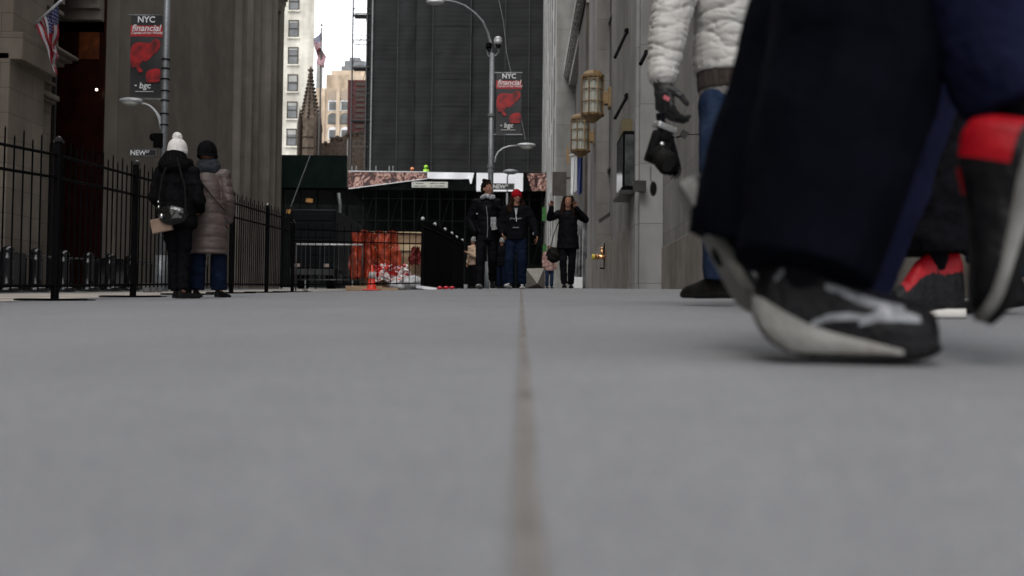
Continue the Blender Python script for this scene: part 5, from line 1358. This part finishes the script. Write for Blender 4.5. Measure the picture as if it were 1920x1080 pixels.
# ---- man with the cream jacket, camera in gloved hand
D = 4.65
loc = at(1352, D)
r = empty('person', loc, .35, 'person in a cream padded jacket and blue jeans standing with a gloved hand lowered', 'person')
H = 1.8; k = fit(H)
inv = Matrix.Rotation(-.35, 3, 'Z')
def loc_pt(px, py, D_, L=loc, I=inv): return I @ (P(px,py,D_) - L)
sk_ = D/4.65
j = joints(H, {'ankL':loc_pt(1352,525,4.62),'ankR':loc_pt(1420,525,4.95),'kneeL':loc_pt(1348,345,4.6),'kneeR':loc_pt(1440,345,4.85),
  'hipL':loc_pt(1346,192,4.65),'hipR':loc_pt(1425,192,4.78),'shL':loc_pt(1278,-45,4.62),'shR':loc_pt(1450,-50,4.85),
  'elL':loc_pt(1256,40,4.55),'wrL':loc_pt(1243,148,4.45),'neck':loc_pt(1372,-92,4.72),'elR':loc_pt(1480,60,4.9),'wrR':loc_pt(1470,140,4.7)})
hd = head_matrix(j, .3, .05)
build_body(r, j, k, hd, True, .008, hands=(1,0))
b = MB(); b.ball((0,-.02*k,.215*k),(.085*k,.1*k,.09*k),16); chain(b,[V((0,-.05,.2)),V((0,-.06,.1))],[.07,.06]); b.v=[hd@v for v in b.v]; mobj('hair', remesh(b,.01,2), M_hair, r)
M_creamj = mat('cream padded nylon', (.33,.32,.30), (.40,.39,.37), rough=.6, scale=4, bump=.35, bscale=16)
def puff(p, n):
    q = V((p.x*3.1+p.z*1.8, p.y*3.1, p.z*11))
    a = 1-abs(noise.noise(q))*2; c_ = 1-abs(noise.noise(q*2.1+V((5,1,2))))*2
    d_ = 1-abs(noise.noise(V((p.x*7-p.z*9, p.y*7, p.z*21+p.x*6))))*2
    return -.012*max(0,a)**7 - .0055*max(0,c_)**6 - .006*max(0,d_)**8 + .009*noise.noise(p*6) + .003
c0 = (j['hipR']+j['hipL'])/2
garment_top(r, j, k, M_creamj, 'jacket', c0.z+.125, w=.218, d=.17, chest=.215, sleeve=(.1,.097,.07), fold=puff, vox=.0075, sm=3, cuff=.93, shoulder=.09)
b = MB(); rings(b,[(c0.x,c0.y,c0.z+.045,.208,.16),(c0.x,c0.y,c0.z+.1,.213,.165),(c0.x,c0.y,c0.z+.18,.21,.165)]); mobj('waistband', remesh(b,.008,2,foldfn(.004,4,30,1)), mat('brown ribbed knit', (.03,.02,.016), (.05,.036,.03), rough=.9, scale=60, stretch=(1,1,.05), bump=.7), r)
b = MB(); rings(b,[(c0.x,c0.y,c0.z+.0,.2,.155),(c0.x,c0.y,c0.z+.06,.202,.155)]); mobj('shirt_hem', remesh(b,.008,2), mat('grey shirt', (.12,.115,.11), (.16,.15,.145), rough=.9), r)
trousers(r, j, k, M_jeans, rad=(.09,.09,.085), fold=foldfn(.011,6,4,12), waist=.14, vox=.009, top=.0, cut=1.0)
shoe(r, shoeM(j['ankL'], .5), .27, [M_leather], None, M_rubber, high=1.5, W=1.25); shoe(r, shoeM(j['ankR'], -.5), .28, [M_leather], None, M_rubber, high=.85)
# glove (five fingers gripping the camera strap)
g = MB(); w = j['wrL']; dn = V((.12,.05,-1)).normalized()
chain(g, [w+V((0,0,.02)), w+V((0,0,-.02))], [.05,.046]); 
hand(g, w-V((0,0,.012)), dn, V((.9,.2,0)), 1, .95, 1.45)
g.ball(w+dn*.055,(.045,.05,.06),12)
mobj('glove', remesh(g,.0045,2,foldfn(.003,30,20,2)), mat('black glove leather', (.006,.006,.006), (.014,.013,.013), rough=.55, scale=30, bump=.4), r)
g = MB(); g.obox(w+dn*.1+V((-.02,-.055,0)),.03,.008,.022,Matrix.Rotation(.4,3,'Y')); g.build('glove_badge', mat('red badge', (.35,.05,.07), (.5,.2,.22), rough=.5), r, bev=.003)
# camera
cc = P(1236,278,4.38); cam_o = empty('camera', cc, 0, 'black camera with silver top dangling by its strap from the gloved hand', 'camera')
Rr = Matrix.Rotation(.3,3,'Y') @ Matrix.Rotation(.35,3,'Z')
b = MB(); b.obox((0,0,.0),.095,.055,.145,Rr); b.obox(Rr@V((.0,-.004,.058)),.05,.06,.05,Rr); b.obox(Rr@V((-.04,-.02,.0)),.026,.05,.12,Rr); b.build('camera_body', M_rubber, cam_o, bev=.01)
b = MB(); b.obox(Rr@V((-.006,-.006,.092)),.1,.066,.03,Rr); b.build('top_plate', mat('brushed silver', (.5,.5,.5), (.6,.6,.6), rough=.25, metal=.8), cam_o, bev=.008)
b = MB(); b.tube(Rr@V((.0,-.02,-.03)),Rr@V((.015,-.11,-.075)),.046,.05,n=24); b.tube(Rr@V((.0,-.02,-.03)),Rr@V((.003,-.04,-.04)),.048,n=24); lz_ = b.build('lens', M_leather, cam_o, True)
b = MB(); b.tube(Rr@V((.015,-.11,-.075)),Rr@V((.016,-.113,-.0765)),.034,n=24); b.build('lens_glass', M_patent, lz_)
b = MB(); b.ball(Rr@V((-.01,-.034,.012)),.013,10); b.build('dial', MATS['brushed silver'], cam_o, True)
wl = P(1240,212,4.43)-cc
st_pts = [wl+V((-.005,0,0)), wl+V((.0,0,-.04)), P(1250,246,4.4)-cc, P(1262,285,4.38)-cc, P(1270,320,4.38)-cc, P(1262,328,4.38)-cc, P(1258,300,4.38)-cc]
def ribbon(mb, pts, w, t=.003):
    for a_, c_ in zip(pts, pts[1:]):
        d = (c_-a_).normalized(); s_ = V((d.z,0,-d.x)).normalized()*w/2; o2 = V((0,t,0))
        mb.add([a_-s_,a_+s_,c_+s_,c_-s_,a_-s_+o2,a_+s_+o2,c_+s_+o2,c_-s_+o2],[(0,1,2,3),(7,6,5,4),(0,4,5,1),(1,5,6,2),(2,6,7,3),(3,7,4,0)])
b = MB(); 
def dense(ps, n=5):
    out = []
    for i in range(len(ps)-1):
        p0,p1,p2,p3 = ps[max(0,i-1)],ps[i],ps[i+1],ps[min(len(ps)-1,i+2)]
        for q in range(n):
            t=q/n; out.append(.5*((2*p1)+(-p0+p2)*t+(2*p0-5*p1+4*p2-p3)*t*t+(-p0+3*p1-3*p2+p3)*t**3))
    return out+[ps[-1]]
ribbon(b, dense(st_pts), .038); ribbon(b, dense([wl, wl+V((-.0,-.01,-.06)), Rr@V((-.03,0,.09))]), .03); b.build('strap', M_darkcot, cam_o, True)
b = MB(); b.path([P(1220,312,4.38)-cc, P(1220,335,4.38)-cc, P(1224,345,4.38)-cc],.002,5); b.ball(P(1225,354,4.38)-cc,(.016,.006,.034),12); b.build('lens_cap', M_rubber, cam_o, True)

# ---- foreground walkers
M_navy = mat('dark navy trouser cloth', (.0016,.0019,.0036), (.0032,.0038,.007), spec=.02, rough=.82, scale=8, bump=.3, bscale=250)
M_navyb = mat('navy blue trouser cloth', (.0065,.0075,.021), (.010,.0115,.031), spec=.02, rough=.85, scale=8, bump=.3, bscale=250)
M_up = mat('black shoe leather', (.004,.004,.005), (.008,.008,.009), rough=.3, spec=.1, scale=30, bump=.3, bscale=70)
M_upg = mat('silver shoe overlay', (.07,.073,.082), (.26,.265,.28), rough=.3, scale=14, metal=.2, bump=.2)
M_mid = mat('pale grey foam midsole', (.17,.17,.16), (.25,.247,.235), rough=.65, scale=18, bump=.25, dirt=12)
M_mid2 = mat('grey outsole', (.16,.16,.155), (.24,.24,.23), rough=.7, scale=18, dirt=12)
def wpt(px,py,D_,loc,rz): return Matrix.Rotation(-rz,3,'Z') @ (P(px,py,D_) - loc)
def walker(px, D, rz, H, label, pts, tm, rads, toe=None, top=M_black, hair=M_hair, fold=None, cut=1.0):
    loc = at(px, D); r = empty('person', loc, rz, label, 'person'); k = fit(H)
    j = joints(H, {a: wpt(*q, loc, rz) for a, q in pts.items()})
    for s in 'RL':
        hp = j['hip'+s]
    hd = head_matrix(j, 0, 0); build_body(r, j, k, hd, True, .009)
    b = MB(); b.ball((0,-.02*k,.215*k),(.085*k,.1*k,.09*k),16); chain(b,[V((0,-.05,.2)),V((0,-.06,.1))],[.07,.06]); b.v=[hd@v for v in b.v]; mobj('hair', remesh(b,.012,2), hair, r)
    socks(r, j, k, M_darkcot)
    garment_top(r, j, k, top, 'jacket', .82*k, fold=foldfn(.014,8,4,px)); trousers(r, j, k, tm, rads=rads, vox=.009, fold=fold or foldfn(.014,7,5,px), cut=cut)
    return r, j, k
RZ = -PI/2
r, j, k = walker(1585, 1.86, RZ, 1.78, 'walker closest to the camera in baggy dark trousers and black sneakers with silver flashes',
    {'ankR':(1500,520,1.74),'kneeR':(1605,110,1.80),'hipR':(1620,-340,1.80),'ankL':(1372,470,1.98),'kneeL':(1522,0,1.96),'hipL':(1640,-340,1.96),'neck':(1640,-900,1.86)},
    M_navy, {'R':(.145,.158,.12),'L':(.13,.118,.095)}, fold=foldfn(.013,4,4,2,.12), cut=.98)
TTA = [(0,.12),(.03,.15),(.1,.17),(.35,.175),(.45,.16),(.55,.132),(.66,.112),(.8,.1),(.92,.092),(.98,.078),(1,.06)]
WTA = [(0,.012),(.02,.022),(.07,.031),(.18,.036),(.4,.036),(.55,.042),(.72,.05),(.85,.05),(.94,.044),(.985,.032),(1,.02)]
STA = [(0,.105),(.06,.098),(.15,.08),(.3,.056),(.45,.042),(.6,.032),(.75,.02),(.85,.012),(1,.01)]
def panelA(u, v):
    z0 = lerp(STA,u)*.6; z = z0 + (lerp(TTA,u)-z0)*math.sin(PI*v)**.7
    def near(pts, w):
        for (a,b_),(c,d) in zip(pts, pts[1:]):
            if a <= u <= c: return abs(z-(b_+(d-b_)*(u-a)/(c-a))) < w*(.55+.45*math.sin(PI*(u-pts[0][0])/(pts[-1][0]-pts[0][0])))
        return False
    if near([(.11,.128),(.17,.148),(.27,.158),(.4,.153)], .008): return 1
    if near([(.38,.118),(.46,.112),(.56,.098),(.68,.088),(.8,.084)], .008): return 1
    if near([(.3,.056),(.4,.068),(.5,.070),(.62,.067)], .006) or near([(.56,.060),(.66,.072),(.78,.072),(.88,.066)], .010): return 1
    return 0
def place_shoe(root, heel_px, toe_px, Dh, Dt, loc, rz, L, up=V((0,0,1)), **kw):
    """heel and toe sole points given as seen; builds a frame for the shoe"""
    I = Matrix.Rotation(-rz,3,'Z'); h = I @ (P(*heel_px,Dh)-loc); t = I @ (P(*toe_px,Dt)-loc)
    y = (t-h).normalized(); z = (I@up - y*(I@up).dot(y)).normalized(); x = y.cross(z)
    Mx = Matrix(((x.x,y.x,z.x,h.x),(x.y,y.y,z.y,h.y),(x.z,y.z,z.z,h.z),(0,0,0,1)))
    return shoe(root, Mx, L, **kw)
lc = r.location.copy()
place_shoe(r, (1412,668), (1738,676), 1.76, 1.71, lc, RZ, .305, V((0,.0,1)), mats=[M_up,M_upg], panel=panelA, sole_m=M_mid, out_m=M_rubber, res=5.0, W=1.12,
    tt_=TTA, wt_=WTA, midcut=.74, st_=STA,
    rock=[(0,.075),(.03,.05),(.07,.033),(.13,.018),(.2,.007),(.3,0),(1,0)])
place_shoe(r, (1268,350), (1425,630), 2.02, 1.95, lc, RZ, .30, V((1,0,.3)), mats=[M_up,M_upg], panel=panelA, sole_m=M_mid2, out_m=M_mid2, res=2.0, W=1.05, thick=.026)

RZ2 = PI/2
r, j, k = walker(1850, 1.95, RZ2, 1.75, 'walker at the right edge in navy trousers lifting a red and black high-top sneaker',
    {'ankL':(1915,215,1.70),'kneeL':(1810,-120,1.72),'hipL':(1800,-400,1.85),'ankR':(1585,590,2.35),'kneeR':(1690,120,2.3),'hipR':(1760,-300,2.2),'neck':(1790,-850,2.0)},
    M_navyb, {'L':(.12,.115,.09),'R':(.14,.14,.085)}, fold=foldfn(.012,5,5,8), cut=.95)
lc = r.location.copy()
M_redl_ = mat('red shoe leather', (.2,.002,.006), (.33,.005,.012), spec=.15, rough=.45, scale=20, bump=.1)
def panelB(u, v):
    w = v if v < .5 else 1-v; s = w*2
    if u < .24 and s > .12: return 1
    if .3 < u < .42 and s > .72: return 1
    return 0
place_shoe(r, (2000,238), (1884,612), 1.62, 1.66, lc, RZ2, .34, V((-1,.55,-.1)), mats=[M_up,M_redl_], panel=panelB, sole_m=M_mid2, out_m=M_rubber, res=2.0, W=1.2, thick=.03, high=1.25)
place_shoe(r, (1650,628), (1450,636), 2.42, 2.35, lc, RZ2, .28, mats=[M_up], sole_m=M_rubber, out_m=M_rubber, res=1.0, W=1.1, high=.7)

r, j, k = walker(1760, 3.55, 1.35, 1.75, 'walker behind in black trousers and red panelled sneakers with pale soles',
    {'ankL':(1755,540,3.6),'kneeL':(1745,330,3.6),'hipL':(1745,120,3.6),'ankR':(1872,520,3.9),'kneeR':(1830,330,3.8),'hipR':(1800,110,3.75),'neck':(1770,-160,3.7)},
    M_darkcot, {'L':(.16,.165,.13),'R':(.14,.12,.11)}, cut=.7)
lc = r.location.copy()
def panelC(u, v):
    w = v if v < .5 else 1-v; s = w*2
    return 1 if (s > .34+.25*abs(u-.3) and .02 < u < .8 and not (.36 < u < .39)) else 0
place_shoe(r, (1806,600), (1652,600), 3.6, 3.55, lc, 1.35, .30, mats=[M_up,M_redl_], panel=panelC, sole_m=mat('cream sole', (.42,.41,.38), (.52,.5,.47), rough=.6), out_m=M_rubber, res=3, thick=.03, tt_=[(0,.2),(.05,.235),(.45,.235),(.6,.2),(.75,.135),(.9,.10),(1,.05)])
place_shoe(r, (1925,572), (1800,592), 3.95, 3.9, lc, 1.35, .28, mats=[M_up], sole_m=M_rubber, out_m=M_rubber, thick=.03, high=1.2)

r, j, k = walker(1835, 4.6, 1.2, 1.7, 'walker farthest right in blue jeans and tan boots, mostly hidden',
    {'ankL':(1838,500,4.5),'kneeL':(1835,340,4.5),'hipL':(1835,165,4.55),'ankR':(1900,530,4.8),'kneeR':(1885,340,4.8),'hipR':(1870,160,4.75),'neck':(1850,-60,4.65)},
    M_jeans, {'L':(.1,.08,.062),'R':(.1,.08,.062)}, cut=.95, top=M_navyb)
lc = r.location.copy()
M_tanb = mat('tan boot leather', (.28,.15,.08), (.42,.25,.15), rough=.6, scale=20, bump=.3)
place_shoe(r, (1880,490), (1845,590), 4.3, 4.25, lc, 1.2, .27, V((-1,0,.2)), mats=[M_tanb], sole_m=mat('gum sole', (.4,.28,.2), (.5,.36,.26), rough=.6), high=1.2)
place_shoe(r, (1900,583), (1815,583), 4.7, 4.7, lc, 1.2, .27, mats=[M_leather], sole_m=M_rubber, high=1.0)

# ================================================================== light, world, camera
w = bpy.data.worlds.new('World'); sc.world = w; w.use_nodes = True
N = w.node_tree.nodes; L = w.node_tree.links; bg = N['Background']
EL, AZ = 55, 200
sky = N.new('ShaderNodeTexSky'); sky.sky_type = 'NISHITA'; sky.sun_disc = False; sky.sun_elevation = R(EL); sky.sun_rotation = R(AZ); sky.dust_density = 6; sky.air_density = 1.5
mx = N.new('ShaderNodeMix'); mx.data_type = 'RGBA'; mx.inputs[0].default_value = .88
tc = N.new('ShaderNodeTexCoord'); nz = N.new('ShaderNodeTexNoise'); nz.inputs['Scale'].default_value = 2.2; nz.inputs['Detail'].default_value = 6; L.new(tc.outputs['Generated'], nz.inputs[0])
rp = N.new('ShaderNodeValToRGB'); rp.color_ramp.elements[0].color = (12.6,12.9,13.4,1); rp.color_ramp.elements[1].color = (15.2,15.3,15.5,1); L.new(nz.outputs[0], rp.inputs[0])
L.new(sky.outputs[0], mx.inputs[6]); L.new(rp.outputs[0], mx.inputs[7]); L.new(mx.outputs[2], bg.inputs[0]); bg.inputs[1].default_value = .145
sun = bpy.data.lights.new('sun', 'SUN'); sun.energy = 1.3; sun.angle = R(25); sun.color = (1,.97,.93)
so = bpy.data.objects.new('sun', sun); col.objects.link(so)
az = R(AZ); dv = V((math.sin(az)*math.cos(R(EL)), math.cos(az)*math.cos(R(EL)), math.sin(R(EL))))
so.rotation_euler = dv.to_track_quat('Z', 'Y').to_euler(); so.location = dv*50

cd = bpy.data.cameras.new('camera_view'); co = bpy.data.objects.new('camera_view', cd); col.objects.link(co)
cd.sensor_width = 36; cd.lens = F/1920*36; cd.clip_start = .02; cd.clip_end = 2000
co.matrix_world = CAMROT.to_4x4()
cd.dof.use_dof = True; cd.dof.focus_distance = 12; cd.dof.aperture_fstop = 2.2; cd.dof.aperture_blades = 0
sc.camera = co
sc.view_settings.view_transform = 'Standard'; sc.view_settings.look = 'None'; sc.view_settings.exposure = 0
